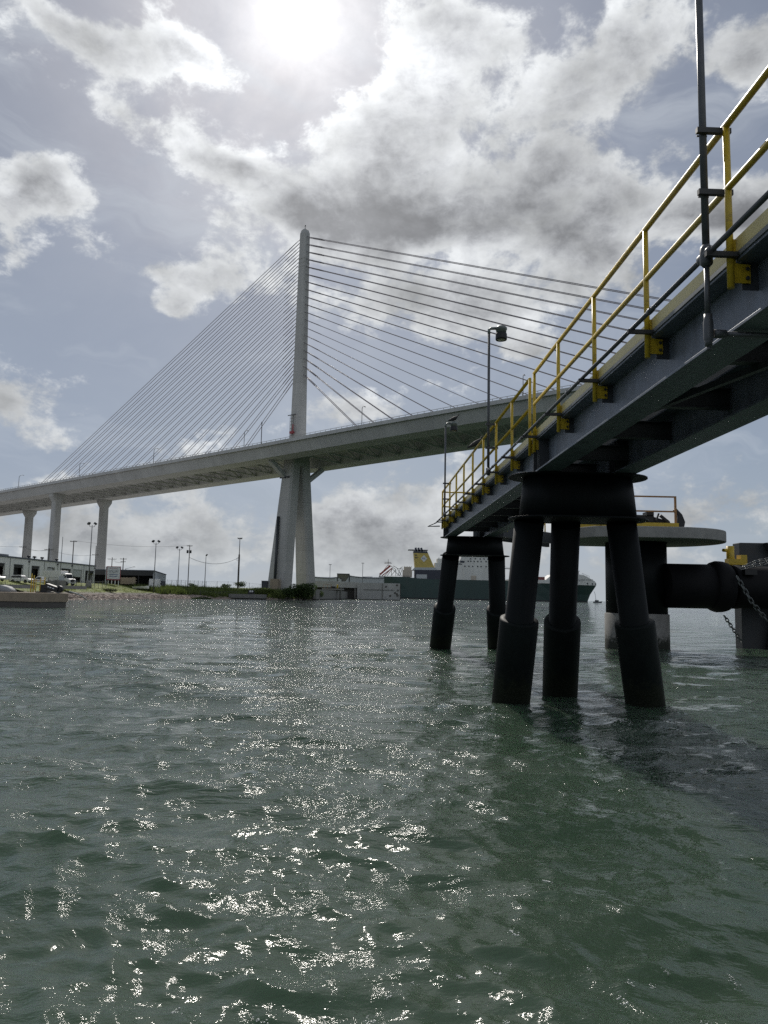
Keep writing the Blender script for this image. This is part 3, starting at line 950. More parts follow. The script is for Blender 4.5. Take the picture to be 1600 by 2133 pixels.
# transverse struts from the legs to the two boxes
mb = MB()
mb.bar(bp(1.5, 4.4, 51.0), bp(1.5, 14.5, 57.6), 2.0, 1.8); mb.bar(bp(-1.5, -4.4, 50.5), bp(-1.5, -14.5, 57.6), 2.0, 1.8)
mb.build('strut', m_bridge, BR)

# stays: nineteen pairs each way, fanned along the centre line
for side in (1, -1):
    for i in range(19):
        s = side * (40.9 + 10.38 * i)
        ztop = 98.6 + 3.46 * i
        for w in (.72, -.72):
            mb = MB()
            a = Vector(bp(s, w, deck_z(s) - 1.0)); b_ = Vector(bp(side * 1.2, w, ztop))
            mb.tube(a, b_, .138, 6)
            d = b_ - a
            mb.tube(a + d * .0, a + d * (6 / d.length), .19, 6)
            mb.tube(b_ - d * (11 / d.length), b_ - d * (3.5 / d.length), .19, 6)
            mb.build('stay_cable', m_cable, BR)

# piers under the back span
for s in (167, 251, 335, 400):
    for sg in (1, -1):
        zt = deck_z(s) - 5.6
        mb = MB()
        mb.loft([octo(s, sg * 14.5, 3, 4.6, 4.4, .12), octo(s, sg * 14.5, zt - 4.5, 4.1, 4.0, .12)])
        pr = mb.build('pier', m_pier, BR)
        mb = MB(); mb.loft([octo(s, sg * 14.5, zt - 4.5, 4.1, 4.0, .12), octo(s, sg * 14.5, zt - 1.6, 4.4, 7.4, .06), octo(s, sg * 14.5, zt - .05, 4.4, 7.6, .06)])
        mb.build('pier_cap', m_pier, pr)

# lamps along the deck


def deck_lamp(s, w, arm):
    T = thing('street_lamp', '', 'street lamp', bp(s, w, deck_z(s) - 1.1), group='street lamps along the bridge deck')
    mb = MB(); d = Vector((BN[0], BN[1], 0)) * arm + Vector((BD[0], BD[1], 0)) * .3
    b0 = Vector(bp(s, w, deck_z(s) - 1.1)); pts = [b0, b0 + Vector((0, 0, 7.0))]
    for a in range(1, 7):
        t_ = a / 6 * math.pi / 2
        pts.append(b0 + Vector((0, 0, 7.0 + 1.6 * math.sin(t_))) + d * (2.2 * (1 - math.cos(t_))))
    mb.poly(pts, .13, 6, r2=.08); mb.build('pole', m_lightpole, T)
    mb = MB(); e_ = pts[-1]; mb.bar(e_ - d * .1, e_ + d * .9, .34, .16); mb.build('lamp_head', m_lightpole, T)
    return T


for s, lab in ((197.5, 'curved street lamp nearest the left end of the bridge deck, on its near edge'), (135.5, 'curved street lamp on the near edge above the left concrete piers'),
               (72.8, 'near edge curved street lamp midway along the left stay cables'), (11, 'curved street lamp on the near edge just left of the pylon mast'),
               (-52.3, 'near edge curved street lamp just right of the pylon mast'), (-117.8, 'curved street lamp on the bridge seen behind the yellow walkway railing')):
    deck_lamp(s, 20.9, -1 if s > -1e9 else 1)['label'] = lab
for s, lab in ((268, 'far edge street lamp at the left end of the bridge deck'), (195, 'far edge street lamp where the outermost left stay cables land'),
               (123.3, 'far edge street lamp midway along the left stay cables'), (52.6, 'far edge street lamp just left of the pylon mast beside the signal pole'), (-25.4, 'far edge street lamp just right of the pylon mast')):
    deck_lamp(s, -20.9, 1)['label'] = lab
mb = MB(); mb.tube(bp(.6, 21.0, deck_z(0) - 1.1), bp(.6, 21.0, deck_z(0) + 8.6), .16, 8); mb.bar(bp(.6, 21.0, deck_z(0) + 8.6), bp(.6, 21.0, deck_z(0) + 9.2), .4, .4)
o = mb.build('signal_pole', m_clamp, org=bp(.6, 21.0, deck_z(0) - 1.1)); o.location = bp(.6, 21.0, deck_z(0) - 1.1)
tag(o, 'straight dark pole on the bridge deck just left of the pylon mast', 'pole')

# ================================================================== WALKWAY ON PILES (lat across, al along, in the walkway's own frame)
PHI = .027


def wp(lat, al, z=0.0):
    return (lat * math.cos(PHI) - al * math.sin(PHI), lat * math.sin(PHI) + al * math.cos(PHI), z)


WK = thing('walkway', 'grey steel walkway with yellow handrails running over the water on black piles', 'walkway', wp(4.0, 13.2), PHI)
WO = (4.0, 13.2, 0)
DECK, GT, GB = 4.90, 4.86, 4.27


def ibeam(lat, a0, a1, name):
    mb = MB()
    mb.box(lat - .20, lat + .20, a0, a1, GT - .028, GT)
    mb.box(lat - .20, lat + .20, a0, a1, GB, GB + .03)
    mb.box(lat - .008, lat + .008, a0, a1, GB + .03, GT - .028)
    g = mb.build(name, m_steel, WK, WO, bevel=.004)
    return g


POSTS1 = [13.03, 11.378, 9.548, 7.718, 5.888, 4.058, 2.228, .398, -1.432, -3.262]
POSTS2 = [13.39, 15.04, 16.87, 18.70, 20.53, 22.36, 24.19, 26.02, 27.75, 28.45]
for lat in (3.254, 4.642):
    for a0, a1 in ((-4.0, 13.17), (13.25, 28.7)):
        g = ibeam(lat, a0, a1, 'girder')
        mb = MB(); sgn = -1
        for al in (12.95, a0 + .12 if a0 > 0 else None, a1 - .12 if a1 > 20 else 13.05):
            if al is None or not a0 < al < a1: continue
            for s_ in (-1, 1):
                mb = MB(); mb.box(lat + s_ * .009, lat + s_ * .19, al - .008, al + .008, GB + .031, GT - .029); mb.build('stiffener', m_steel_dk, g, WO)
        for al in (POSTS1 if a0 < 0 else POSTS2):
            if not a0 < al - .03 < a1: continue
            s_ = -1 if lat < 4 else 1
            mb = MB(); mb.box(lat + s_ * .009, lat + s_ * .15, al + .012, al + .024, GT - .26, GT - .03); mb.build('stiffener', m_steel_dk, g, WO)
cb = MB()
cb.box(-.735, .635, -.06, .06, 0, .012); cb.box(-.735, .635, -.06, .06, .25, .262); cb.box(-.735, .635, -.006, .006, .012, .25)
cbm = cb.mesh('cross_beam', m_steel_dk)
for al in np.arange(-3.6, 28.6, 1.83):
    place(cbm, 'cross_beam', WK, (0, al - WO[1], GB + .19))
mb = MB()
mb.bar((3.35, .2, GB + .15), (4.55, 5.2, GB + .15), .07, .07); mb.bar((4.55, 5.2, GB + .15), (3.35, 10.2, GB + .15), .07, .07)
mb.build('diagonal_brace', m_steel_dk, WK, WO)
# bearing bars of the grating
mb = MB()
for al in np.arange(-3.9, 28.65, .042): mb.box(3.07, 4.83, al - .003, al + .003, GT + .003, DECK)
for lat in np.arange(3.12, 4.83, .20): mb.box(lat - .004, lat + .004, -3.95, 28.65, GT + .012, DECK - .004)
o = mb.build('grating', m_grating, WK, WO, stuff=True)
mb = MB(); mb.box(3.042, 3.065, -4.0, 13.17, GT + .002, DECK + .002); mb.box(3.042, 3.065, 13.25, 28.7, GT + .002, DECK + .002)
mb.build('edge_angle', m_grating, WK, WO)
# toe plates
for lat in (3.056, 4.845):
    for a0, a1 in ((-4.0, 13.0), (13.42, 28.6)):
        mb = MB(); mb.box(lat - .004, lat + .004, a0, a1, DECK + .012, DECK + .135); mb.build('toe_plate', m_toe, WK, WO)
RT, RM = 6.045, 5.48


def rail_mesh(a0, a1, z, r):
    mb = MB(); mb.tube((0, a0, z), (0, a1, z), r, 12); return mb


pm = MB(); pm.tube((0, 0, 4.605), (0, 0, RT), .029, 16); pm = pm.mesh('rail_post', m_yellow)
bm_ = MB(); bm_.prism([(.02, 4.65), (.165, 4.65), (.165, 4.81), (.044, 4.822), (.044, 4.905), (.05, 4.92), (.05, 5.03), (.02, 5.03)], -.006, .006, 'y'); bm_ = bm_.mesh('post_bracket', m_yellow)
bo = MB(); bo.lathe([(.017, 0), (.017, .012), (.009, .013), (.009, .02)], (0, 0, 0), 6, 'y'); bo = bo.mesh('bolt', m_clamp)
cl = MB(); cl.bar((-.23, 0, 0), (.04, 0, 0), .042, .042); cl.tube((.034, -.036, 0), (.034, .036, 0), .006, 6); cl = cl.mesh('conduit_bracket', m_clamp)
for sg, lat in ((1, 3.004), (-1, 4.90)):
    for al in POSTS1 + POSTS2:
        po = place(pm, 'rail_post', WK, (lat - WO[0], al - WO[1], 0), (0, 0, 0 if sg > 0 else math.pi))
        place(bm_, 'post_bracket', po)
        if sg > 0:
            for z in (4.69, 4.77): place(bo, 'bolt', po, (.135, -.026, z))
            if al not in (13.39,): place(cl, 'conduit_bracket', WK, (lat - WO[0], al - WO[1] - .05, 4.872))
    for a0, a1 in ((-3.6, 13.03), (13.39, 28.45)):
        for z, r, nm_ in ((RT, .031, 'top_rail'), (RM, .029, 'mid_rail')):
            mb = MB(); mb.tube((lat, a0, z), (lat, a1, z), r, 28)
            for e in (a0, a1): mb.lathe([(0.001, -r), (r * .7, -r * .7), (r, 0), (r * .7, r * .7), (0.001, r)], (lat, e, z), 12)
            mb.build(nm_, m_yellow, WK, WO)
# rails across the far end
for z, nm_ in ((RT, 'end_rail'), (RM, 'end_rail')):
    mb = MB(); mb.tube((3.004, 28.50, z), (4.15, 28.50, z), .029, 12); mb.build(nm_, m_yellow, WK, WO)
# conduit along the outside of the railing
mb = MB(); mb.tube((2.837, -3.6, 4.917), (2.837, 29.2, 4.917), .024, 12)
for al in np.arange(-2, 29, 3.05): mb.tube((2.837, al, 4.917), (2.837, al + .09, 4.917), .031, 10)
mb.poly([(2.837, 29.2, 4.917), (2.55, 29.5, 4.80), (3.0, 29.3, 4.80)], .024, 8)
cdt = mb.build('conduit', m_pipe, WK, WO)
for al in (5.96, 16.94, 26.09):
    mb = MB()
    mb.lathe([(.03, -.10), (.052, -.075), (.052, .06), (.034, .09)], (2.837, al, 4.917), 12)
    mb.lathe([(.032, -.12), (.046, -.09), (.046, .09), (.032, .12)], (2.837, al, 4.917), 12, 'y')
    mb.build('junction_box', m_pipe, cdt, WO)
mb = MB()
mb.tube((2.837, 5.96, 4.84), (2.837, 5.96, 4.37), .023, 10); mb.lathe([(.03, 4.13), (.03, 4.16), (.037, 4.18), (.041, 4.20), (.041, 4.33), (.035, 4.36), (.035, 4.40)], (2.837, 5.96, 0), 14)
mb.tube((2.837, 5.96, 4.12), (2.837, 5.96, 4.09), .018, 8)
mb.tube((2.88, 5.96, 4.235), (4.95, 5.96, 4.235), .022, 10); mb.tube((2.88, 5.96, 4.235), (2.98, 5.96, 4.235), .036, 10)
mb.build('drop_conduit', m_pipe, WK, WO)

# light poles strapped to the railing


def rail_light(al, ztop, lab, post_al):
    T = thing('light_pole', lab, 'light pole', wp(2.837, al, 4.95), PHI, 'lamp poles strapped to the walkway railing')
    o_ = (2.837, al, 4.95)
    mb = MB(); lat = 2.837
    mb.tube((lat, al, 4.99), (lat, al, ztop - .06), .031, 14); pole = mb.build('pole', m_pipe, T, o_)
    mb = MB(); mb.poly([(lat, al, ztop - .1), (lat, al, ztop), (lat + .05, al, ztop + .035), (lat + .22, al, ztop + .045)], .034, 10); mb.build('arm', m_aluminium, T, o_)
    mb = MB(); hx = lat + .29; k_ = .72
    P_ = lambda pr: [(r_ * k_, ztop + dz_ * k_) for r_, dz_ in pr]
    mb.lathe(P_([(.02, .14), (.13, .125), (.185, .08), (.19, .02), (.17, 0), (.165, -.1)]), (hx, al, 0), 20); hd = mb.build('lamp_head', m_aluminium, T, o_)
    mb = MB(); mb.lathe(P_([(.165, -.1), (.185, -.13), (.19, -.29), (.18, -.33), (.15, -.335), (.15, -.30)]), (hx, al, 0), 20); mb.build('lamp_guard', m_black, hd, o_)
    mb = MB(); mb.lathe(P_([(.148, -.29), (.145, -.315), (.09, -.335), (.01, -.34)]), (hx, al, 0), 16); mb.build('lens', m_lens, hd, o_)
    for z in (RT - .04, RM - .03):
        mb = MB(); mb.bar((lat - .08, al - .055, z), (3.05, al - .055, z), .04, .046)
        mb.tube((lat - .045, al + .02, z), (lat + .045, al + .02, z), .008, 6)
        mb.build('clamp', m_clamp, T, o_)
    return T


rail_light(5.96, 8.34, 'tall grey pole clamped to the nearest yellow post, its top out of the frame', 5.888)
rail_light(16.94, 8.28, 'grey light pole with drum lamp halfway along the walkway, no bird on it', 16.87)
rail_light(26.09, 8.14, 'light pole with drum lamp at the far end of the walkway, bird perched on top', 26.02)

# pile bents


def stadium(cx, cy, hx, hy, n=12):
    pts = []
    for i in range(n + 1):
        a = -math.pi / 2 + math.pi * i / n; pts.append((cx + hx - hy + hy * math.cos(a), cy + hy * math.sin(a)))
    for i in range(n + 1):
        a = math.pi / 2 + math.pi * i / n; pts.append((cx - hx + hy + hy * math.cos(a), cy + hy * math.sin(a)))
    return pts


def pile_bent(lab, cl_, al0, hx, hy, piles, ztop, zlow, jackets):
    T = thing('pile_bent', lab, 'pile support', wp(cl_, al0), PHI, 'black pile supports under the walkway')
    o_ = (cl_, al0, 0)
    mb = MB(); mb.prism(stadium(cl_, al0, hx, hy), ztop - .028, ztop - .004); mb.build('cap_plate', m_pile, T, o_, bevel=.004)
    mb = MB(); mb.prism(stadium(cl_, al0, hx, hy), zlow - .028, zlow); mb.build('cap_plate', m_pile, T, o_, bevel=.004)
    secs = [[(x, y, z) for x, y in stadium(cl_, al0, hx * k_, hy * k2)] for z, k_, k2 in ((zlow + .002, .845, .80), (ztop - .03, .785, .70))]
    mb = MB(); mb.loft(secs, smooth=True); mb.build('cap_shell', m_pile, T, o_)
    tops = []
    for (p0, p1, r), zj in zip(piles, jackets):
        p0, p1 = Vector(p0), Vector(p1); d = p1 - p0

        def pz(z): return p0 + d * ((z - p0.z) / d.z)
        mb = MB(); mb.tube(pz(-2.5), pz(zlow - .03), r, 28); pl_ = mb.build('pile', m_pile, T, o_)
        mb = MB(); a = pz(zj); dn = d.normalized()
        if dn.z < 0: dn = -dn
        a0 = pz(-2.3)
        l = (a - a0).length
        secs = []
        t_ = dn.orthogonal().normalized(); b_ = dn.cross(t_)
        for (q, rr) in ((0, r * 1.36), (l - .03, r * 1.36), (l, r * 1.33), (l + .004, r * 1.02)):
            secs.append([a0 + dn * q + t_ * (rr * math.cos(2 * math.pi * j / 28)) + b_ * (rr * math.sin(2 * math.pi * j / 28)) for j in range(28)])
        mb.loft(secs, smooth=True); mb.build('jacket', m_jacket, pl_, o_)
        tops.append((pz((ztop + zlow) / 2), r))
    # web plates closing the gaps between the piles
    mb = MB()
    for (p, r), (q, r2) in zip(tops, tops[1:] + tops[:1]):
        if p == q or (len(tops) == 2 and (p, r) == tops[1]): continue
        mb.bar((p.x, p.y, (ztop + zlow) / 2 - .014), (q.x, q.y, (ztop + zlow) / 2 - .014), .03, ztop - zlow - .05)
    mb.build('web_plate', m_pile, T, o_)
    return T


pile_bent('nearest black pile support, on three jacketed piles with two oval plates', 3.94, 13.62, 1.28, .64,
          [((3.07, 13.72, 3.46), (2.95, 14.85, 0), .272), ((3.83, 14.02, 3.5), (4.30, 16.3, 0), .272), ((4.78, 13.72, 3.5), (5.52, 14.62, 0), .272)], GB, 3.49, (1.62, 1.58, 1.62))
pile_bent('farther black pile support, on two leaning piles at the end of the walkway', 4.19, 27.95, 1.30, .64,
          [((3.31, 28.05, 3.64), (3.24, 30.9, 0), .32), ((5.02, 28.05, 3.66), (5.62, 30.9, 0), .32)], GB, 3.60, (1.62, 1.60))
pile_bent('black pile support beneath the walkway beside the viewer', 3.94, -2.0, 1.28, .64,
          [((3.07, -1.9, 3.46), (2.90, -1.3, 0), .272), ((3.83, -1.6, 3.5), (4.20, .1, 0), .272), ((4.78, -1.9, 3.5), (5.40, -1.5, 0), .272)], GB, 3.49, (1.62, 1.58, 1.62))

# cross walkway from the end of the walkway to the mooring dolphin
x0, y0 = 0.0, 0.0
CW = thing('cross_walkway', 'short dark walkway between the far pile support and the round mooring platform', 'walkway', (4.1, 29.3, 4.3), math.atan2(4.5, 3.9), org=(0, 0, 0))
for y in (-.62, .62):
    mb = MB(); mb.box(0, 5.95, y - .08, y + .08, .10, .52); mb.build('girder', m_steel_dk, CW)
mb = MB()
for x in np.arange(.05, 5.9, .09): mb.box(x, x + .012, -.6, .6, .525, .565)
mb.build('grating', m_grating, CW, stuff=True)
for y in (-.68, .68):
    for z in (1.70, 1.14):
        mb = MB(); mb.tube((.3, y, z), (5.8, y, z), .03, 10); mb.build('rail', m_yellow, CW)
    for x in (.3, 2.1, 3.9, 5.8):
        mb = MB(); mb.tube((x, y, .3), (x, y, 1.70), .031, 10); mb.build('rail_post', m_yellow, CW)

# birds


def bird(lab, loc, yaw, stretch=1.0, up=0.0):
    T = thing('bird', lab, 'bird', loc, yaw, 'dark birds perched on the walkway', org=(0, 0, 0))
    spine = [(-.20, .045, .012, .030), (-.15, .055, .018, .032), (-.08, .085, .048, .062), (0, .115, .066, .078), (.07, .14, .062, .074), (.115, .175, .036, .040), (.135, .215, .027, .030),
             (.148, .25, .030, .031), (.172, .258, .022, .022), (.195, .254, .009, .009), (.225, .248, .003, .003)]
    mb = MB(); secs = []
    for (x, z, ry, rz) in spine:
        z = z + up * (x + .1)
        secs.append([(x * stretch, ry * math.cos(a) * 1.0, z + rz * math.sin(a)) for a in [2 * math.pi * j / 10 for j in range(10)]])
    mb.loft(secs, smooth=True); mb.build('body', m_feather, T)
    for s_ in (-1, 1):
        mb = MB(); mb.tube((.01, s_ * .028, 0), (.0, s_ * .03, .07), .006, 6); mb.bar((-.02, s_ * .028, .004), (.045, s_ * .028, .004), .02, .008); mb.build('leg', m_feather, T)
    return T


hx, hy, hz = wp(2.837 + .29, 26.09, 8.14 + .10)
bird('dark bird standing on top of the farthest drum lamp', (hx, hy, hz), 0.0)
bx, by, bz = wp(3.004, 20.1, RT + .031)
bird('dark bird perched on the yellow top rail, tail hanging towards the left', (bx, by, bz), R(15), 1.15, .30)

# ================================================================== MOORING DOLPHIN
MD = thing('mooring_platform', 'round ended concrete mooring platform on one thick black column', 'mooring platform', (11.2, 33.2, 0))
pts = [(8.05, 35.9), (8.05, 31.6), (8.65, 30.55), (9.3, 30.2)]
cx, cy, rr = 12.05, 33.05, 2.85
for i in range(25):
    a = -math.pi / 2 + math.pi * i / 24; pts.append((cx + rr * math.cos(a), cy + rr * math.sin(a)))
mb = MB(); mb.prism(pts, 4.60, 5.06); mb.build('slab', m_slab, MD, bevel=.03)
mb = MB(); mb.lathe([(1.30, 1.50), (1.30, 4.595)], (11.2, 33.2, 0), 40); col_ = mb.build('column', m_pile, MD)
mb = MB(); mb.lathe([(1.36, -2.5), (1.36, 1.47), (1.30, 1.50)], (11.2, 33.2, 0), 40); mb.build('column_jacket', m_slab_d, MD)
mb = MB(); mb.box(8.9, 12.05, 30.42, 30.58, 5.062, 5.23); mb.bar((8.9, 30.5, 5.146), (8.25, 31.7, 5.146), .16, .165); mb.build('kerb_beam', m_yellow, MD)
for x in (10.15, 12.0):
    mb = MB(); mb.bar((x, 30.62, 5.06), (x, 30.62, 6.36), .075, .075); mb.build('rail_post', m_dolrail, MD)
for z in (6.33, 5.72):
    mb = MB(); mb.bar((10.19, 30.62, z), (11.96, 30.62, z), .06, .06); mb.build('rail', m_dolrail, MD)
# black quick release mooring hooks on the platform
MH = thing('mooring_hook', 'low black mooring hook gear on the platform behind the yellow beam', 'mooring hook', (10.9, 31.5, 5.06))
mb = MB(); mb.lathe([(.55, 5.065), (.55, 5.2), (.35, 5.28), (.3, 5.5)], (10.5, 31.5, 0), 20); mb.build('base', m_black, MH)
mb = MB(); mb.box(9.9, 11.3, 31.1, 31.9, 5.30, 5.62); mb.bar((11.2, 31.5, 5.5), (12.0, 31.4, 5.26), .5, .22); mb.build('body', m_black, MH, bevel=.04)
mb = MB(); mb.poly([(10.35 + .14 * math.cos(a), 31.3, 5.66 + .14 * math.sin(a)) for a in np.linspace(-.4, 3.5, 10)], .026, 8); mb.build('lifting_eye', m_black, MH)
mb = MB(); mb.box(10.95, 11.25, 31.0, 31.5, 5.60, 5.74); mb.bar((11.35, 31.0, 5.4), (11.45, 31.0, 5.68), .06, .06); mb.bar((11.5, 31.0, 5.6), (11.85, 31.0, 5.32), .12, .1); mb.build('release_lever', m_black, MH)
HB = MB(); prof = [(12.16, 5.065), (12.5, 5.065), (12.56, 5.35), (12.44, 5.66), (12.2, 5.92), (12.12, 5.86), (12.26, 5.6), (12.22, 5.3)]
HB.prism(prof, 31.0, 31.26, 'y')
o = HB.build('horn_bollard', m_black, org=(12.3, 31.1, 5.06), bevel=.03); o.location = (12.3, 31.1, 5.06)
tag(o, 'black hooked bollard horn standing at the right end of the yellow beam', 'bollard')

# fender boom and panel to the right of the dolphin
FB = thing('fender_boom', 'thick black horizontal steel tube running right from the platform column', 'fender', (14.0, 32.2, 1.8))
zb, yb = 2.72, 32.3
mb = MB(); mb.lathe([(.95, 12.1), (.95, 14.4)], (0, yb, zb), 32, 'x'); mb.build('boom_tube', m_rubber, FB)
mb = MB(); mb.lathe([(.94, 14.05), (1.04, 14.12), (1.10, 14.30), (1.09, 14.55), (1.03, 14.75), (.94, 14.84)], (0, yb, zb), 32, 'x'); mb.build('joint_collar', m_rubber, FB)
mb = MB(); mb.lathe([(.93, 14.95), (.93, 15.2), (.90, 15.35), (.90, 21.0)], (0, yb, zb), 32, 'x'); mb.build('boom_tube', m_rubber, FB)
mb = MB(); mb.box(15.1, 15.6, yb - 1.05, yb - .75, zb + .5, zb + .72); mb.build('pad_eye', m_black, FB)
FP = thing('fender_wall', 'dark grey upright steel fender panel standing in the water at the right edge', 'fender panel', (18.2, 34.6, 0))
mb = MB(); mb.prism([(16.35, 34.3), (21.5, 33.9), (21.5, 35.0), (16.35, 35.0)], -2, 4.80); mb.build('panel', m_fender, FP, bevel=.03)
mb = MB(); mb.prism([(17.3, 4.78), (21.0, 4.78), (21.0, 3.4), (18.3, 3.4)], 33.70, 34.12, 'y'); mb.prism([(17.1, -1.5), (21.0, -1.5), (21.0, 1.7), (17.6, 1.7)], 33.72, 34.14, 'y'); mb.build('facing', m_steel_dk, FP)
YB = thing('yellow_bracket', 'yellow bracket with a short post on top of the black tube by the panel', 'bracket', (15.4, 33.3, 3.6))
mb = MB(); mb.tube((15.45, 33.3, 3.6), (15.45, 33.3, 4.55), .17, 14); mb.tube((15.25, 33.2, 4.35), (15.05, 33.1, 4.35), .075, 10); mb.build('post', m_yellow, YB)
mb = MB(); mb.box(15.28, 16.1, 33.1, 33.5, 3.72, 3.98); mb.box(15.82, 16.1, 33.1, 33.5, 3.98, 4.16); mb.build('arm', m_yellow, YB)

# chains
lm = MB()
pts = []
for i in range(17):
    a = 2 * math.pi * i / 16
    px = .062 * math.cos(a); pz_ = .062 * math.sin(a) + (.055 if math.sin(a) > 0 else -.055)
    pts.append((px, 0, pz_))
lm.poly(pts, .022, 6, caps=False); lm = lm.mesh('link', m_chain)


def chain(lab, pts, pitch=.185, scale=1.0):
    pts = [Vector(p) for p in pts]
    T = thing('chain', lab, 'chain', tuple(pts[0]), group='chains on the fender boom')
    seg = 0; acc_ = 0.0; q = 0
    lens = [(b - a).length for a, b in zip(pts, pts[1:])]; tot_ = sum(lens); n = int(tot_ / pitch)
    for i in range(n):
        s = (i + .5) * pitch; k_ = 0
        while k_ < len(lens) - 1 and s > lens[k_]: s -= lens[k_]; k_ += 1
        d = (pts[k_ + 1] - pts[k_]).normalized(); p = pts[k_] + d * s
        qrot = d.to_track_quat('Z', 'Y') @ Matrix.Rotation(math.pi / 2 * (i % 2) + .5, 3, 'Z').to_quaternion()
        o = place(lm, 'link', T, tuple(p - pts[0]), tuple(qrot.to_euler()), (scale,) * 3)
    return T


P1, P2, P3 = at(1535, 1201, 31.15), at(1566, 1254, 31.0), at(1604, 1300, 31.2)
chain('heavy grey chain hanging down across the black tube to the right edge', [P1, P2, P3], .20, 1.15)
P1, P2 = at(1509, 1283, 32.2), at(1546, 1340, 33.0)
chain('dark chain from the underside of the tube joint down to the panel', [P1, (P1 + P2) / 2 + Vector((.05, 0, -.06)), P2], .17, .95)
P1, P2, P3, P4 = at(1543, 1185, 31.45), at(1568, 1179, 31.55), at(1590, 1175, 31.7), at(1612, 1166, 31.9)
chain('chain lying along the top of the black tube at the right edge', [P1, P2, P3, P4], .19, 1.1)
chain('slack chain bunched on top of the tube by the panel', [P1 + Vector((.3, .35, .1)), P3 + Vector((-.1, .3, .14)), P4 + Vector((0, .3, .05))], .17, 1.0)

# bubbles floating on the nearest water
mb = MB()
for (u, v, r) in ((1012, 2009, .012), (1035, 2022, .016), (960, 2033, .016), (1062, 2002, .012), (1067, 1943, .03), (770, 2105, .02), (1295, 2063, .022), (1310, 2030, .016), (1357, 2033, .012), (1535, 2028, .016), (1140, 1843, .022),
                  (862, 2047, .012), (365, 2096, .02), (1470, 2120, .014), (1055, 2118, .016), (1226, 2008, .01), (675, 2111, .01), (808, 2072, .012), (1390, 2015, .01), (1520, 2015, .012), (540, 2110, .022), (920, 1910, .01)):
    d = ray(u, v); t_ = -EYE / d.z
    h0 = water_height(np.array([d.x * t_], np.float32), np.array([d.y * t_], np.float32), np.array([.03], np.float32))[2][0]
    for q in range(random.randint(12, 22)):
        x, y = d.x * t_ + random.gauss(0, r * .8), d.y * t_ + random.gauss(0, r * 1.1); rb = r * random.uniform(.10, .34)
        h = float(water_height(np.array([x], np.float32), np.array([y], np.float32), np.array([.03], np.float32))[2][0])
        rings = []
        for (kk, zz) in ((1.0, -.3), (.95, .15), (.6, .42), (.12, .5)):
            rings.append([(x + rb * kk * math.cos(a), y + rb * kk * math.sin(a), h + rb * zz) for a in [j * 2 * math.pi / 7 for j in range(7)]])
        mb.loft(rings, smooth=True)
o = mb.build('bubbles', m_foam, stuff=True)
o['label'] = 'small white foam bubbles scattered on the nearest water'

# ================================================================== CARGO SHIP
YS = 900.0


def X_(u, v=1240, Y=YS): return at(u, v, Y).x
def Z_(u, v, Y=YS): return at(u, v, Y).z


xs, xb, xw = X_(788), X_(1250.5, 1221), X_(1232, 1252)
SP = thing('cargo_ship', 'large green hulled cargo ship with a yellow funnel, lying across the channel beyond the piles', 'ship', ((xs + xb) / 2, YS + 17, 0))
zd0, zd1, zk = Z_(800, 1200.5), Z_(1000, 1208.5), Z_(1235, 1219)
HB2 = 17.0
DK = lambda x: zd0 if x < X_(850) else (zd0 + (zd1 - zd0) * min(1, (x - X_(850)) / 4))
mb = MB(); secs = []
for f in [0, .004, .02, .06, .12, .2, .4, .6, .72, .8, .86, .9, .94, .97, .99, 1.0]:
    xdk = xs + (xb - xs) * f
    xwl = xs + 6 + (xw - xs - 6) * f
    hd = HB2 * min(1, (1 - f) / .16) ** .55 if f > .84 else HB2 * min(1, .86 + f * 3)
    hw = HB2 * min(1, (1 - f) / .30) ** .8 if f > .70 else HB2 * min(1, .75 + f * 2.5)
    zt = DK(xdk) if f < .82 else zk
    secs.append([(xdk, YS + 17 - hd, zt), (xwl + (xdk - xwl) * .30, YS + 17 - hw - (hd - hw) * .25, zt * .45), (xwl, YS + 17 - hw, .9), (xwl, YS + 17 - hw * .9, -3),
                 (xwl, YS + 17 + hw * .9, -3), (xwl, YS + 17 + hw, .9), (xwl + (xdk - xwl) * .30, YS + 17 + hw + (hd - hw) * .25, zt * .45), (xdk, YS + 17 + hd, zt)])
mb.loft(secs, smooth=False); hull = mb.build('hull', m_green, SP)
mb = MB(); secs = []
for f in [0, .02, .06, .12, .4, .7, .8, .9, .97, 1.0]:
    xwl = xs + 5.9 + (xw - xs - 5.6) * f; hw = HB2 * min(1, (1 - f) / .30) ** .8 if f > .70 else HB2 * min(1, .75 + f * 2.5)
    secs.append([(xwl, YS + 17 - hw - .12, 1.5), (xwl, YS + 17 - hw - .12, -2.8), (xwl, YS + 17 + hw + .12, -2.8), (xwl, YS + 17 + hw + .12, 1.5)])
mb.loft(secs); mb.build('boot_topping', m_boot, hull)
# white forecastle
mb = MB(); secs = []
for (u, v) in ((1152, 1196), (1180, 1195.5), (1205, 1195.8), (1218, 1197.5), (1228, 1201.5), (1238, 1206.5), (1246, 1210.5), (1250.6, 1214.5)):
    x = X_(u); zt = Z_(u, v); f = (x - xs) / (xb - xs)
    hd = HB2 * min(1, max(0.0, 1 - f) / .16) ** .55 + .15
    secs.append([(x, YS + 17 - hd, zk + .02), (x, YS + 17 - hd * .98, zt), (x, YS + 17 + hd * .98, zt), (x, YS + 17 + hd, zk + .02)])
mb.loft(secs); fc = mb.build('forecastle', m_shipwhite, SP)
mb = MB(); mb.prism([(X_(1137), Z_(1137, 1208)), (X_(1152.5), Z_(1152, 1208)), (X_(1152.5), Z_(1152, 1196))], YS + 2, YS + 32, 'y'); mb.build('breakwater', m_shipwhite, SP)
text('ALERT PORT', 'ship_name', m_ink, fc, (X_(1220) - (xs + xb) / 2, -17.2, Z_(1220, 1208.7)), 3.2, (math.pi / 2, 0, 0), 1.0, .05)
mb = MB()
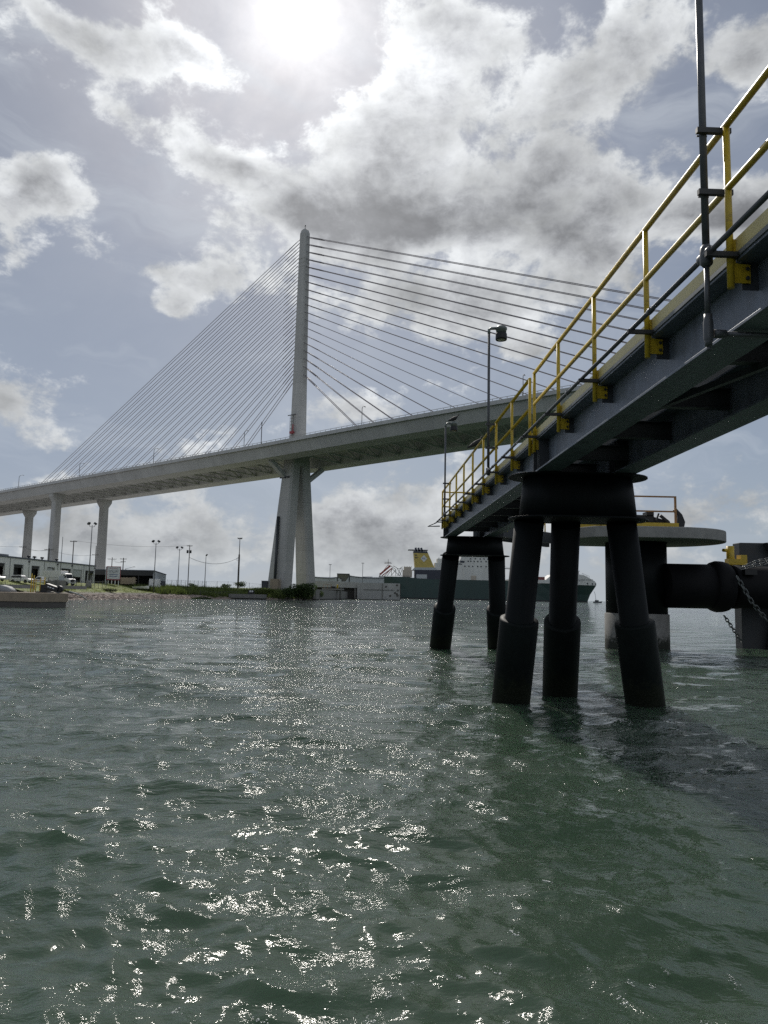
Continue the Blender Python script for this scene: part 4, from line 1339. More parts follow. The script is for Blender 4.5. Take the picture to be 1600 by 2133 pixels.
for u, v in ((1228, 1215.5), (1239.5, 1216), (1247.5, 1216.3)):
    x = X_(u); f = (x - xs) / (xb - xs); hd = HB2 * min(1, max(0, 1 - f) / .16) ** .55 + .3
    mb.box(x - .7, x + .7, YS + 17 - hd - .25, YS + 17 - hd + .4, Z_(u, v) - .9, Z_(u, v) + .9)
mb.build('fairlead', m_navy, fc)
mb = MB(); mb.tube((X_(1214), YS + 17, Z_(1214, 1196)), (X_(1212), YS + 17, Z_(1212, 1183)), .35, 6); mb.bar((X_(1211.5), YS + 17, Z_(1214, 1188)), (X_(1216), YS + 17, Z_(1216, 1189)), .5, .5)
mb.build('foremast', m_clamp, fc)
mb = MB()
for u in range(1216, 1232, 3):
    v = np.interp(u, [1216, 1232], [1196.8, 1203.5]); mb.bar((X_(u), YS + 6, Z_(u, v)), (X_(u), YS + 6, Z_(u, v - 3)), .25, .25)
mb.bar((X_(1216), YS + 6, Z_(1216, 1193.8)), (X_(1231), YS + 6, Z_(1231, 1200)), .2, .2); mb.box(X_(1203), X_(1208), YS + 12, YS + 20, Z_(1205, 1196), Z_(1205, 1192))
mb.build('bow_rail', m_lightpole, fc)
# white strip amidships, boxes on deck
mb = MB(); mb.box(X_(1060), X_(1150), YS - .12, YS + 34.1, Z_(1130, 1215), Z_(1130, 1208)); mb.build('deck_bulwark', m_shipwhite, SP)
mb = MB(); mb.box(X_(1100), X_(1136.5), YS + 4, YS + 28, Z_(1130, 1208), Z_(1130, 1201.5)); mb.build('deck_cargo', m_box_red, SP)
# accommodation block
zt = Z_(1000, 1157.5); zb_ = zd1 - .1
mb = MB(); mb.prism([(X_(946), zb_), (X_(1046), zb_), (X_(1043), zt), (X_(962), zt), (X_(958), Z_(958, 1166)), (X_(950), Z_(950, 1172))], YS + .5, YS + 33, 'y')
ab = mb.build('accommodation', m_shipwhite, SP)
mb = MB(); mb.box(X_(968), X_(1040), YS + 2, YS + 32, zt, zt + 1.6); mb.box(X_(985), X_(1006), YS + 5, YS + 28, zt + 1.6, zt + 3); mb.build('bridge_deck', m_shipwhite, ab)
wmsh = MB(); wmsh.box(-.75, .75, -.12, .12, -.8, .8); wmsh = wmsh.mesh('window', m_glass)
ocx, ocy = (xs + xb) / 2, YS + 17
for row, us in ((1169, (975, 980.5, 987.5, 995, 1002, 1012.5, 1023, 1033)), (1179.5, (968, 976.5, 984.5, 995, 1002, 1012.5, 1023, 1033)), (1163.5, (980, 990, 1000, 1008, 1016, 1024))):
    for u in us:
        place(wmsh, 'window', ab, (X_(u) - ocx, YS + .45 - ocy, Z_(u, row + (u - 968) * .02)))
mb = MB(); mb.box(X_(958), X_(967), YS + .2, YS + 1.4, Z_(960, 1172), Z_(960, 1168)); mb.box(X_(955), X_(962), YS + .2, YS + 1.2, Z_(960, 1176), Z_(960, 1174)); mb.build('lifeboat_recess', m_navy, ab)
mb = MB(); mb.box(X_(981), X_(992), YS + .2, YS + .6, zb_, Z_(987, 1199)); mb.build('side_door', m_beige, ab)
mb = MB(); mb.bar((X_(1044), YS + 8, Z_(1050, 1183)), (X_(1078), YS + 8, Z_(1070, 1185.5)), .9, .9); mb.bar((X_(1044), YS + 8, Z_(1050, 1178)), (X_(1070), YS + 8, Z_(1070, 1184)), .3, .3); mb.build('crane_boom', m_lightpole, ab)
# after deckhouse and funnel
mb = MB(); mb.box(X_(864), X_(947), YS + 1, YS + 32, zd1 - .1, Z_(880, 1187)); dh = mb.build('deckhouse', m_navy, SP)
mb = MB(); mb.box(X_(867), X_(889), YS + .8, YS + 1.6, Z_(880, 1205), Z_(880, 1196.5)); mb.build('shutter', m_shed, dh)
mb = MB(); mb.prism([(X_(858), Z_(860, 1187)), (X_(912), Z_(900, 1187)), (X_(906), Z_(900, 1181.8)), (X_(863), Z_(860, 1181.8))], YS + 2, YS + 31, 'y'); mb.build('funnel_base', m_shed, dh)
fz0, fz1, fz2 = Z_(880, 1182), Z_(880, 1151.5), Z_(880, 1147.5)
mb = MB(); mb.prism([(X_(864), fz0), (X_(905), fz0), (X_(891), fz1), (X_(860.9), fz1)], YS + 5, YS + 25, 'y'); fn = mb.build('funnel', m_funnel, SP)
mb = MB(); mb.prism([(X_(860.9), fz1), (X_(891), fz1), (X_(889), fz2), (X_(860.4), fz2)], YS + 4.9, YS + 25.1, 'y'); mb.box(X_(849.5), X_(891), YS + 7, YS + 23, fz2 + 1.3, fz2 + 1.9)
for u in (859, 863, 884, 889): mb.bar((X_(u), YS + 7.5, fz2), (X_(u), YS + 7.5, fz2 + 1.4), .4, .4)
mb.build('funnel_top', m_navy, fn)
for u in (865.5, 871.5, 877.5):
    mb = MB(); mb.tube((X_(u + 2), YS + 14, fz2), (X_(u - .5), YS + 14, Z_(880, 1139.5)), 1.35, 10); mb.build('exhaust_pipe', m_navy, fn)
mb = MB(); cxu, cvz = X_(882.5), Z_(882.5, 1163); mb.prism([(cxu - 4, cvz), (cxu, cvz - 4.2), (cxu + 4, cvz), (cxu, cvz + 4.2)], YS + 4.75, YS + 4.98, 'y'); em = mb.build('funnel_emblem', m_signface, fn)
text('FSL', 'emblem_letters', m_ink, em, (cxu - ocx, YS + 4.7 - ocy, cvz), 3.0, (math.pi / 2, 0, 0), 1.0, .05)
mb = MB()
for u, v in ((864.2, 1155.8), (867, 1155.8), (864.9, 1161.2), (867.8, 1161.2)): mb.box(X_(u) - .6, X_(u) + .6, YS + 4.8, YS + 5.2, Z_(u, v) - .7, Z_(u, v) + .7)
mb.build('vent', m_navy, fn)
mb = MB(); mb.box(X_(911), X_(925), YS + 6, YS + 24, Z_(910, 1187), Z_(910, 1163)); mb.box(X_(906), X_(925), YS + 4, YS + 26, Z_(910, 1187), Z_(910, 1172))
for u in (914, 917, 921): mb.tube((X_(u), YS + 12, Z_(910, 1163)), (X_(u), YS + 12, Z_(910, 1160)), .5, 6)
mb.build('white_house', m_shipwhite, SP)
mb = MB(); mb.box(X_(838.5), X_(858), YS + 3, YS + 20, zd0, Z_(848, 1187)); mb.box(X_(841), X_(856.5), YS + 5, YS + 18, Z_(848, 1187), Z_(848, 1180.5))
for u in np.linspace(841.5, 856, 5): mb.bar((X_(u), YS + 5, Z_(848, 1180.6)), (X_(u), YS + 5, Z_(848, 1178.6)), .6, .6)
mb.build('stern_house', m_beige, SP)
# red stern ramp and white derricks
mb = MB(); mb.bar((X_(791), YS + 6, Z_(791, 1196)), (X_(812), YS + 6, Z_(812, 1178)), 5, 2.0); mb.bar((X_(795), YS + 6, Z_(795, 1199)), (X_(816), YS + 6, Z_(816, 1183)), 4, 1.1); rp = mb.build('stern_ramp', m_red, SP)
mb = MB()
for (a, b_, c, d) in ((790, 1199, 806, 1177), (806, 1177, 813, 1178), (807.5, 1177, 807.5, 1164), (799.5, 1172.5, 815.5, 1172.5), (801, 1172.5, 801, 1169.5), (812, 1172.5, 812, 1169.8), (803, 1170.5, 811, 1170.5), (813, 1178, 824, 1186), (824, 1186, 824, 1199), (815, 1199, 815, 1183),
                     (816, 1184, 832, 1199), (832, 1199, 838, 1184), (838, 1184, 826, 1184), (824, 1186, 815, 1198), (806, 1199, 817, 1183), (818, 1178, 826, 1182), (826, 1182, 836, 1199), (800, 1200, 812, 1186), (828, 1199, 834, 1182), (834, 1182, 838, 1180), (790, 1200, 790, 1193)):
    mb.bar((X_(a), YS + 10, Z_(a, b_)), (X_(c), YS + 10, Z_(c, d)), .75, .75)
mb.build('derrick_frame', m_shipwhite, SP)
mb = MB()
for q in range(60):
    u = 792 + q * 2.55
    if 864 < u < 905: continue
    z = DK(X_(u)); mb.bar((X_(u), YS + .6, z), (X_(u), YS + .6, z + 1.4), .16, .16)
mb.bar((X_(792), YS + .6, zd0 + 1.4), (X_(850), YS + .6, zd0 + 1.4), .16, .16); mb.bar((X_(906), YS + .6, zd1 + 1.4), (X_(945), YS + .6, zd1 + 1.4), .16, .16)
mb.build('deck_rail', m_lightpole, SP)
mb = MB(); mb.poly([(X_(1243.5, 1232), YS + 12, Z_(1243, 1232)), (X_(1245.3), YS + 12, Z_(1245, 1236)), (X_(1246.6), YS + 12, Z_(1246, 1242)), (X_(1247.2), YS + 12, .1)], .28, 6); mb.build('discharge_water', m_signface, SP)
PB = thing('pilot_boat', 'tiny dark workboat on the water under the bow of the cargo ship', 'boat', (X_(1240), YS - 10, 0))
x = X_(1240); mb = MB(); mb.loft([[(x - 5, YS - 11.6, 1.2), (x - 5, YS - 11.2, -.4), (x - 5, YS - 8.8, -.4), (x - 5, YS - 8.4, 1.2)], [(x + 2, YS - 11.6, 1.3), (x + 2, YS - 11.2, -.4), (x + 2, YS - 8.8, -.4), (x + 2, YS - 8.4, 1.3)], [(x + 5.5, YS - 10.1, 1.7), (x + 4.6, YS - 10.1, -.2), (x + 4.6, YS - 9.9, -.2), (x + 5.5, YS - 9.9, 1.7)]])
mb.build('hull', m_navy, PB); mb = MB(); mb.box(x - 3, x + 1, YS - 11, YS - 9, 1.2, 3.1); mb.tube((x - 1, YS - 10, 3.1), (x - 1, YS - 10, 4.6), .1, 6); mb.build('cabin', m_lightpole, PB)

# ================================================================== QUAY AND FAR SHEDS BESIDE THE PYLON
QY = thing('concrete_quay', 'grey concrete quay wall with rubbing strip in front of the ship stern', 'quay', (-4, 420, 0))


def xq(u, Y=420): return at(u, 1235, Y).x
def zq(u, v, Y=420): return at(u, v, Y).z


mb = MB(); mb.box(xq(744), xq(833), 420, 432, .35, zq(790, 1214.5)); mb.build('wall', m_pier, QY)
mb = MB(); mb.box(xq(757), xq(820), 419.75, 420, zq(790, 1229.2), zq(790, 1228)); mb.box(xq(796), xq(797.5), 419.75, 420, .5, zq(790, 1215)); mb.build('rubbing_strip', m_slab_d, QY)
mb = MB(); mb.box(xq(744), xq(833.5), 420.3, 431, -1, .35); mb.box(xq(833.05), xq(834.5), 420.5, 430, .3, zq(830, 1217)); mb.build('quay_foot', m_wet, QY)
mb = MB()
for (u, v) in ((827, 1219), (829, 1230), (823, 1235), (827, 1237), (804, 1222), (813, 1241), (828.5, 1241)): mb.box(xq(u) - .45, xq(u) + .45, 419.7, 420.05, zq(u, v) - .45, zq(u, v) + .45)
mb.build('spalled_patch', m_wet, QY)
mb = MB(); mb.box(xq(640), xq(744) - .05, 421, 433, zq(690, 1223.5), zq(690, 1211.8)); mb.box(xq(640), xq(705), 421.3, 430, zq(690, 1211.8), zq(690, 1210.4)); mb.build('quay_beam', m_pier, QY)
for u in (676, 710, 740, 655):
    mb = MB(); mb.box(xq(u) - .55, xq(u) + .55, 421.6, 422.8, -1.5, zq(690, 1223.5)); mb.build('quay_pile', m_slab_d, QY)
mb = MB(); mb.bar((-26.6, 297, 1.2), (-25.2, 330, 1.2), 1.2, 6.2); mb.bar((-25.2, 330, 1.2), (-20.0, 421, 1.2), 1.2, 6.2); mb.build('return_wall', m_slab_d, QY)
mb = MB(); mb.box(xq(650), xq(744), 428, 429, -1, zq(690, 1223.5)); mb.build('quay_back', m_wet, QY)
MP = thing('mooring_platform', 'small concrete mooring platform on two legs with yellow rail and bollard, before the far quay', 'mooring platform', (xq(694, 370), 370, 0))
xm = lambda u: xq(u, 370); zm = lambda u, v: zq(u, v, 370)
mb = MB(); mb.box(xm(671), xm(716), 368, 374, zm(694, 1229), zm(694, 1225.8)); mb.build('slab', m_slab, MP)
for u in (677, 709): 
    mb = MB(); mb.box(xm(u) - .5, xm(u) + .5, 369, 370, -1.5, zm(694, 1229)); mb.build('leg', m_slab_d, MP)
mb = MB(); mb.bar((xm(674), 368.4, zm(680, 1217)), (xm(690), 368.4, zm(680, 1217)), .14, .14)
for u in (674, 682, 690): mb.bar((xm(u), 368.4, zm(680, 1225.8)), (xm(u), 368.4, zm(680, 1217)), .14, .14)
mb.build('rail', m_dolrail, MP)
mb = MB(); mb.lathe([(.42, 0), (.42, 1.6), (.3, 1.9), (.1, 2.0)], (xm(703), 368.6, zm(703, 1225.8)), 10); mb.build('bollard', m_yellow, MP)
mb = MB(); mb.box(xm(689), xm(699), 368.5, 370, zm(694, 1225.8), zm(694, 1221.5)); mb.build('mooring_hook', m_black, MP)

YW = 520.0
WH = thing('long_shed', 'long low grey warehouse with shallow gabled roof behind the far quay', 'warehouse', (at(725, 1212, YW).x, YW, 4.2))
xh = lambda u: at(u, 1212, YW).x
zh = lambda u, v: at(u, v, YW).z
prof = [(645, 1201), (668, 1203.5), (690, 1205), (702, 1202.8), (715, 1201.5), (726, 1199.4), (740, 1201.6), (757, 1203.2), (770, 1204), (800, 1204.2)]
mb = MB(); pp = [(xh(u), zh(u, v)) for u, v in prof]; mb.prism([(pp[0][0], 3.5)] + [(pp[-1][0], 3.5)] + pp[::-1], YW, YW + 40, 'y'); mb.build('wall', m_shed, WH)
mb = MB()
for (a, b_) in zip(pp, pp[1:]): mb.bar((a[0], YW - .3, a[1] + .1), (b_[0], YW - .3, b_[1] + .1), .5, .5)
mb.build('eave_trim', m_roof, WH)
mb = MB(); mb.prism([(pp[0][0], zh(645, 1200.2)), (pp[-1][0], zh(800, 1200.8)), (pp[-1][0], zh(800, 1204)), (pp[0][0], zh(645, 1202))], YW + 20, YW + 55, 'y'); mb.build('roof', m_white, WH)
mb = MB()
for u in (740, 759, 769.5): mb.box(xh(u) - 1.8, xh(u) + 1.8, YW + 22, YW + 26, zh(u, 1201.5), zh(u, 1199.2))
mb.build('roof_vent', m_tarp, WH)
YH = 470
HP = thing('hopper', 'tall grey loading hopper tapering downwards on the far quay', 'hopper', (at(714, 1210, YH).x, YH, 4.2))
xp = lambda u: at(u, 1210, YH).x
zp = lambda u, v: at(u, v, YH).z
mb = MB(); q0 = [(xp(702), YH), (xp(727.5), YH), (xp(727.5), YH + 8), (xp(702), YH + 8)]; q1 = [(xp(711), YH + 3), (xp(719), YH + 3), (xp(719), YH + 5), (xp(711), YH + 5)]
mb.loft([[(x, y, zp(714, 1211)) for x, y in q1], [(x, y, zp(714, 1197.5)) for x, y in q0], [(x, y, zp(714, 1195.8)) for x, y in q0]]); mb.build('bin', m_slab_d, HP)
mb = MB()
for u in (702.6, 727): 
    for y in (YH + .2, YH + 7.8): mb.bar((xp(u), y, 3.5), (xp(u), y, zp(714, 1197)), .4, .4)
mb.bar((xp(701.5), YH - .3, zp(714, 1195.5)), (xp(728), YH - .3, zp(714, 1195.5)), .4, .5); mb.build('frame', m_steel_dk, HP)
mb = MB(); mb.box(xp(704), xp(711), YH + .5, YH + 4, 4.0, zp(714, 1207)); mb.box(xp(716), xp(728), YH - 1.5, YH - .5, 3.5, zp(714, 1214)); mb.build('control_hut', m_shed, HP)

# ================================================================== LEFT SHORE
# ------------------------------------------------------------------ white workshop building, its long front facing the channel
WX, WY0, WY1, WZ0, WZ1 = -86.4, 128.0, 225.6, 4.2, 9.45
WB = thing('workshop_building', 'long low white workshop with a row of dark roller doors and blue-grey roof trim', 'building', (WX, 175, WZ0))


def wy(u): return -86.4 * 1560 / (u - 797.0)


DOORS = [(-26, -14, 0), (-8.5, 11.5, 0), (31, 50, 0), (68, 84, 0), (101, 115.5, 1), (130, 149.3, 0), (155, 172.5, 2), (180, 186, 3), (188.5, 197, 3)]
ys = sorted([wy(a) for d in DOORS for a in d[:2]])
mb = MB()
dz = 3.5
y_prev = WY0
for (a, b_, k_) in DOORS:
    ya, yb_ = wy(a), wy(b_)
    mb.box(WX - .3, WX, y_prev, ya, WZ0 - .5, WZ1 - .3); mb.box(WX - .3, WX, ya, yb_, WZ0 + dz, WZ1 - .3)
    y_prev = yb_
mb.box(WX - .3, WX, y_prev, WY1, WZ0 - .5, WZ1 - .3)
mb.box(WX - 22, WX - .3, WY1 - .3, WY1, WZ0 - .5, WZ1 - .3); mb.box(WX - 22, WX - 21.7, WY0, WY1 - .3, WZ0 - .5, WZ1 - .3)
wl = mb.build('wall', m_white, WB)
mb = MB(); mb.box(WX - 1.4, WX - 1.2, WY0, WY1 - .4, WZ0, WZ1 - .5); mb.build('dark_interior', m_dark_in, WB)
mb = MB(); mb.box(WX - 22.2, WX + .18, WY0 - .2, WY1 + .2, WZ1 - .3, WZ1 + .05); rf = mb.build('roof', m_roof, WB)
for (a, b_, k_) in DOORS:
    ya, yb_ = wy(a) + .03, wy(b_) - .03
    mb = MB()
    if k_ == 1: mb.box(WX - .16, WX - .1, ya, yb_ - .9, WZ0, WZ0 + dz - .2)
    elif k_ == 2: mb.box(WX - .16, WX - .1, ya, yb_ - .4, WZ0 + 1.5, WZ0 + dz - .02)
    else:
        mb.box(WX - .20, WX - .1, ya, yb_, WZ0 + dz - .7, WZ0 + dz - .02)
    mb.build('roller_door', m_shed if k_ in (1, 2) else m_dark_in, WB)
    mb = MB(); mb.box(WX + .002, WX + .05, ya - .14, ya - .03, WZ0, WZ0 + dz + .1); mb.box(WX + .002, WX + .05, yb_ + .03, yb_ + .14, WZ0, WZ0 + dz + .1); mb.box(WX + .002, WX + .05, ya - .03, yb_ + .03, WZ0 + dz, WZ0 + dz + .1)
    mb.build('door_frame', m_tarp, WB)
for u in (22.5, 62, 94, 122, 152, 176):
    mb = MB(); y = wy(u); mb.box(WX + .001, WX + .09, y - .06, y + .06, WZ0, WZ1 - .31); mb.build('downpipe', m_tarp, WB)
for u in (61, 120.5, 151, 198.5):
    mb = MB(); y = wy(u); mb.box(WX + .001, WX + .3, y - .25, y + .25, WZ1 - .95, WZ1 - .6); mb.build('wall_lamp', m_clamp, WB)
for (a, b_, h) in ((9, 28, .75), (44, 61, .5)):
    mb = MB(); mb.box(WX - 7, WX - 5, wy(a), wy(b_), WZ1 + .06, WZ1 + h + .35); mb.build('roof_unit', m_tarp, rf)
for u in (85, 96.5, 112, 141.5):
    mb = MB(); y = wy(u); mb.lathe([(.18, WZ1 + .05), (.18, WZ1 + .55), (.5, WZ1 + .6), (.42, WZ1 + .95), (.1, WZ1 + 1.02)], (WX - 3, y, 0), 10); mb.build('roof_ventilator', m_clamp, rf)

# ------------------------------------------------------------------ open shed with dark canopy
SHX0, SHX1, SHY0, SHY1 = -90.5, -71.3, 235.0, 247.5
SD = thing('open_shed', 'open fronted storage shed with black canopy and pale metal end wall', 'shed', (-81, 241, 4.25))
zf, zbk = at(285, 1187.6, 235).z, at(347, 1196.5, 247.5).z
mb = MB(); mb.prism([(SHY0 - 1.2, zf - .25), (SHY1, zbk - .2), (SHY1, zbk + .05), (SHY0 - 1.2, zf + .05)], SHX0 - 14, SHX1 + .15, 'x'); mb.build('roof', m_roof, SD)
mb = MB(); mb.box(SHX0 - 14, SHX1 - .2, SHY0 - 1.1, SHY0 - .9, zf - 1.7, zf - .3); mb.build('canopy_fascia', m_dark_roof, SD)
mb = MB(); mb.prism([(SHY0 - .8, 4.0), (SHY1 - .1, 4.0), (SHY1 - .1, zbk - .25), (SHY0 - .8, zf - .32)], SHX1 - .15, SHX1, 'x'); ew = mb.build('end_wall', m_shed, SD)
mb = MB()
for y in np.arange(SHY0 - .6, SHY1 - .2, .8): mb.box(SHX1 + .001, SHX1 + .06, y, y + .1, 5.7, zbk - .35)
mb.build('cladding_rib', m_shed, ew); mb = MB(); mb.box(SHX1 + .001, SHX1 + .05, SHY0 - .8, SHY1 - .1, 4.0, 5.55); mb.build('wall_base', m_navy, ew)
mb = MB(); mb.box(SHX0 - 14, SHX1 - .2, SHY1 - .3, SHY1 - .1, 4, zbk - .3); mb.build('back_wall', m_dark_in, SD)
for x in (-104, -97, -90.5, -84, -76): 
    mb = MB(); mb.box(x - .12, x + .12, SHY0 - .7, SHY0 - .46, 4, zf - .32); mb.build('post', m_dark_roof, SD)
# wooden fence
WF = thing('wooden_fence', 'weathered brown board fence under the shed canopy beside the cable sign', 'fence', (-83, 232, 4.2))
pk = MB(); pk.box(-.145, .145, -.02, .02, 0, 2.0); pk = pk.mesh('board', m_wood)
xa, xb_ = at(252, 1210, 232).x, at(285, 1210, 232).x
for i in range(int((xb_ - xa) / .31)):
    place(pk, 'board', WF, (xa + .31 * i + 83, random.uniform(-.02, .02), random.uniform(-.08, .05)), (0, 0, 0), (1, 1, random.uniform(.97, 1.05)))
mb = MB(); mb.box(xa, xb_, 232.04, 232.1, 4.9, 5.05); mb.box(xa, xb_, 232.04, 232.1, 5.7, 5.85); mb.build('rail', m_wood, WF)

# ------------------------------------------------------------------ the sign
YSG = 227.0
a, b_ = at(221.5, 1180.5, YSG), at(250.5, 1214, YSG)
z0 = gz((a.x + b_.x) / 2, YSG)
SG = thing('warning_sign', 'large white warning sign with dark red frame facing the water, for a buried cable', 'sign', ((a.x + b_.x) / 2, YSG, z0))
sw, sh = (b_.x - a.x) - .25, a.z - b_.z - .6
sx, sz = (a.x + b_.x) / 2 + .1, b_.z + .75 + sh / 2
zt_, zb2 = sz + sh / 2, sz - sh / 2
mb = MB(); mb.box(sx - sw / 2 + .16, sx + sw / 2 - .16, YSG - .06, YSG, zb2 + .3, zt_ - .2); mb.build('face', m_signface, SG)
mb = MB(); mb.box(sx - sw / 2, sx + sw / 2, YSG - .1, YSG + .05, zt_ - .2, zt_); mb.box(sx - sw / 2, sx + sw / 2, YSG - .1, YSG + .05, zb2, zb2 + .3)
mb.box(sx - sw / 2, sx - sw / 2 + .16, YSG - .1, YSG + .05, zb2 + .3, zt_ - .2); mb.box(sx + sw / 2 - .16, sx + sw / 2, YSG - .1, YSG + .05, zb2 + .3, zt_ - .2); mb.build('frame', m_signred, SG)
for q in (-.36, -.12, .13, .37):
    mb = MB(); mb.box(sx + q * sw - .12, sx + q * sw + .12, YSG + .06, YSG + .2, z0 - .4, zb2 + .1); mb.build('post', m_white, SG)
mb = MB(); mb.box(sx - sw / 2 - .33, sx - sw / 2 - .06, YSG - .05, YSG + .2, z0 - .4, zt_ - .1); mb.build('post', m_shed, SG)
rt = (math.pi / 2, 0, 0); lx, ly, lz = sx - (a.x + b_.x) / 2, -.066, sz - z0
text('WARNING', 'lettering', m_inkred, SG, (lx, ly, lz + sh * .34), .52, rt)
text('BURIED CABLE', 'lettering', m_ink, SG, (lx, ly, lz + sh * .16), .62, rt, .74, .004)
mb = MB()
for (f, w, n_) in ((.035, .60, 9),):
    for i in range(n_):
        x = sx - sw * w / 2 + sw * w * i / n_; mb.box(x, x + sw * w / n_ * .7, YSG - .068, YSG - .061, sz + sh * f - .07, sz + sh * f + .07)
mb.build('small_print', m_ink, SG)
mb = MB()
for (f, w, n_) in ((-.10, .62, 8), (-.23, .56, 7)):
    for i in range(n_):
        x = sx - sw * w / 2 + sw * w * i / n_; mb.box(x, x + sw * w / n_ * .72, YSG - .068, YSG - .061, sz + sh * f - .13, sz + sh * f + .13)
mb.build('small_print', m_inkblue, SG)

# ------------------------------------------------------------------ vehicles


def wheel(T, x, y, r, side, w=.24):
    mb = MB(); mb.lathe([(r * .55, -w / 2), (r * .95, -w / 2), (r, -w / 2 + .04), (r, w / 2 - .04), (r * .95, w / 2), (r * .55, w / 2)], (x, y, r), 18, 'y'); wh = mb.build('wheel', m_tyre, T, (0, 0, 0))
    mb = MB(); mb.lathe([(.05, side * (w / 2 + .012)), (r * .55, side * (w / 2 - .02)), (r * .55, 0)], (x, y, r), 14, 'y'); mb.build('rim', m_lightpole, wh, (0, 0, 0))


def car(name, label, cat, x, y, rot, bed):
    """x forward in the vehicle's own frame"""
    T = thing(name, label, cat, (x, y, gz(x, y)), rot, org=(0, 0, 0))
    W2 = .93
    low = [(-2.65, .42), (-2.7, .95), (-2.6, 1.08), (1.0, 1.08), (2.3, 1.02), (2.62, .86), (2.66, .42)] if bed else [(-2.35, .40), (-2.42, .95), (-2.35, 1.06), (.95, 1.05), (2.1, .98), (2.38, .82), (2.42, .40)]
    mb = MB(); secs = []
    for yy, sc in ((-W2, .0), (-W2 + .0, .0)): pass
    mb.prism(low, -W2, W2, 'y'); mb.build('body', m_white_car, T, (0, 0, 0), bevel=.06)
    cab = [(-.75, 1.05), (-.62, 1.74), (.42, 1.80), (1.15, 1.05)] if bed else [(-2.3, 1.04), (-2.05, 1.70), (.25, 1.74), (1.15, 1.04)]
    mb = MB(); mb.loft([[(px, s_ * (W2 - .05 - (.16 if pz > 1.3 else 0)), pz) for px, pz in cab] for s_ in (-1, 1)]); mb.build('cabin', m_white_car, T, (0, 0, 0), bevel=.05)
    for s_ in (-1, 1):
        mb = MB()
        gl = [(-.52, 1.16), (-.44, 1.62), (.30, 1.66), (.85, 1.16)] if bed else [(-2.0, 1.14), (-1.85, 1.58), (.15, 1.62), (.80, 1.14)]
        def off(pz): return W2 - .05 - .16 * min(1, (pz - 1.05) / .69) + .012
        mb.add([(px, s_ * off(pz), pz) for px, pz in gl], [(0, 1, 2, 3)]); mb.build('side_window', m_glass, T, (0, 0, 0))
        for xx in ((1.75, -1.65) if bed else (1.5, -1.45)): wheel(T, xx, s_ * (W2 - .1), .38, s_)
    mb = MB(); c = cab[2]; d = cab[3]; mb.add([(c[0] + .05, -.66, c[1] - .1), (c[0] + .05, .66, c[1] - .1), (d[0] - .02, .78, d[1] + .1), (d[0] - .02, -.78, d[1] + .1)], [(0, 1, 2, 3)])
    for q in range(len(mb.v)): mb.v[q] = (mb.v[q][0] + .03, mb.v[q][1], mb.v[q][2])
    mb.build('windscreen', m_glass, T, (0, 0, 0))
    xf = low[-2][0]
    for s_ in (-1, 1):
        mb = MB(); mb.box(xf - .04, xf + .06, s_ * .62 - .17, s_ * .62 + .17, .66, .82); mb.build('headlight', m_signface, T, (0, 0, 0))
    if bed:
        mb = MB(); mb.box(-2.5, -.85, -.78, .78, 1.081, 1.095); mb.build('load_bed', m_dark_in, T, (0, 0, 0))
    return T


yv = 166
p = at(45, 1205, yv); car('parked_car', 'white estate car parked broadside at the workshop, left of the pickup', 'car', p.x, yv, R(-8), False)
p = at(84, 1206, 172); car('pickup_truck', 'white pickup truck parked in front of the dark roller doors', 'pickup truck', p.x, 172, R(185), True)
p = at(6, 1205, 158); car('parked_car', 'dark shadowed white car cut by the left edge of the photo', 'car', p.x - 2, 158, R(-10), False)


def truck(label, x, y, rot, sleeper):
    T = thing('box_truck', label, 'truck', (x, y, gz(x, y)), rot, org=(0, 0, 0), group=None)
    mb = MB(); mb.box(-4.2, 1.3, -1.2, 1.2, .95, 3.55); bx_ = mb.build('cargo_box', m_white_car, T, (0, 0, 0), bevel=.04)
    mb = MB(); mb.box(-4.3, 3.2, -.5, .5, .6, .94); mb.build('chassis', m_black, T, (0, 0, 0))
    prof = [(1.5, .55), (1.5, 2.75), (1.75, 3.0), (2.55, 2.85), (2.95, 1.75), (3.75, 1.60), (3.9, .55)]
    mb = MB(); mb.prism(prof, -1.1, 1.1, 'y'); mb.build('cab', m_white_car, T, (0, 0, 0), bevel=.07)
    for s_ in (-1, 1):
        mb = MB(); mb.box(1.95, 2.55, s_ * 1.1, s_ * 1.115, 1.75, 2.5); mb.build('side_window', m_glass, T, (0, 0, 0))
        for xx in (-2.9, 3.0): wheel(T, xx, s_ * 1.0, .5, s_, .3)
        mb = MB(); mb.box(2.85, 2.95, s_ * 1.3 - .08, s_ * 1.3 + .08, 1.9, 2.4); mb.build('mirror', m_black, T, (0, 0, 0))
    mb = MB(); mb.add([(2.62, -.95, 2.75), (2.62, .95, 2.75), (2.98, 1.0, 1.8), (2.98, -1.0, 1.8)], [(0, 1, 2, 3)]); mb.build('windscreen', m_glass, T, (0, 0, 0))
    mb = MB(); mb.box(3.86, 3.96, -.6, .6, .8, 1.5); mb.build('grille', m_black, T, (0, 0, 0))
    return T


p = at(125, 1208, 182); truck('white lorry with a tall box body standing before the workshop', p.x, 182, R(-20), True)
p = at(301, 1213, 230); truck('white box van parked half inside the open shed', p.x + 1, 238, R(96), False)
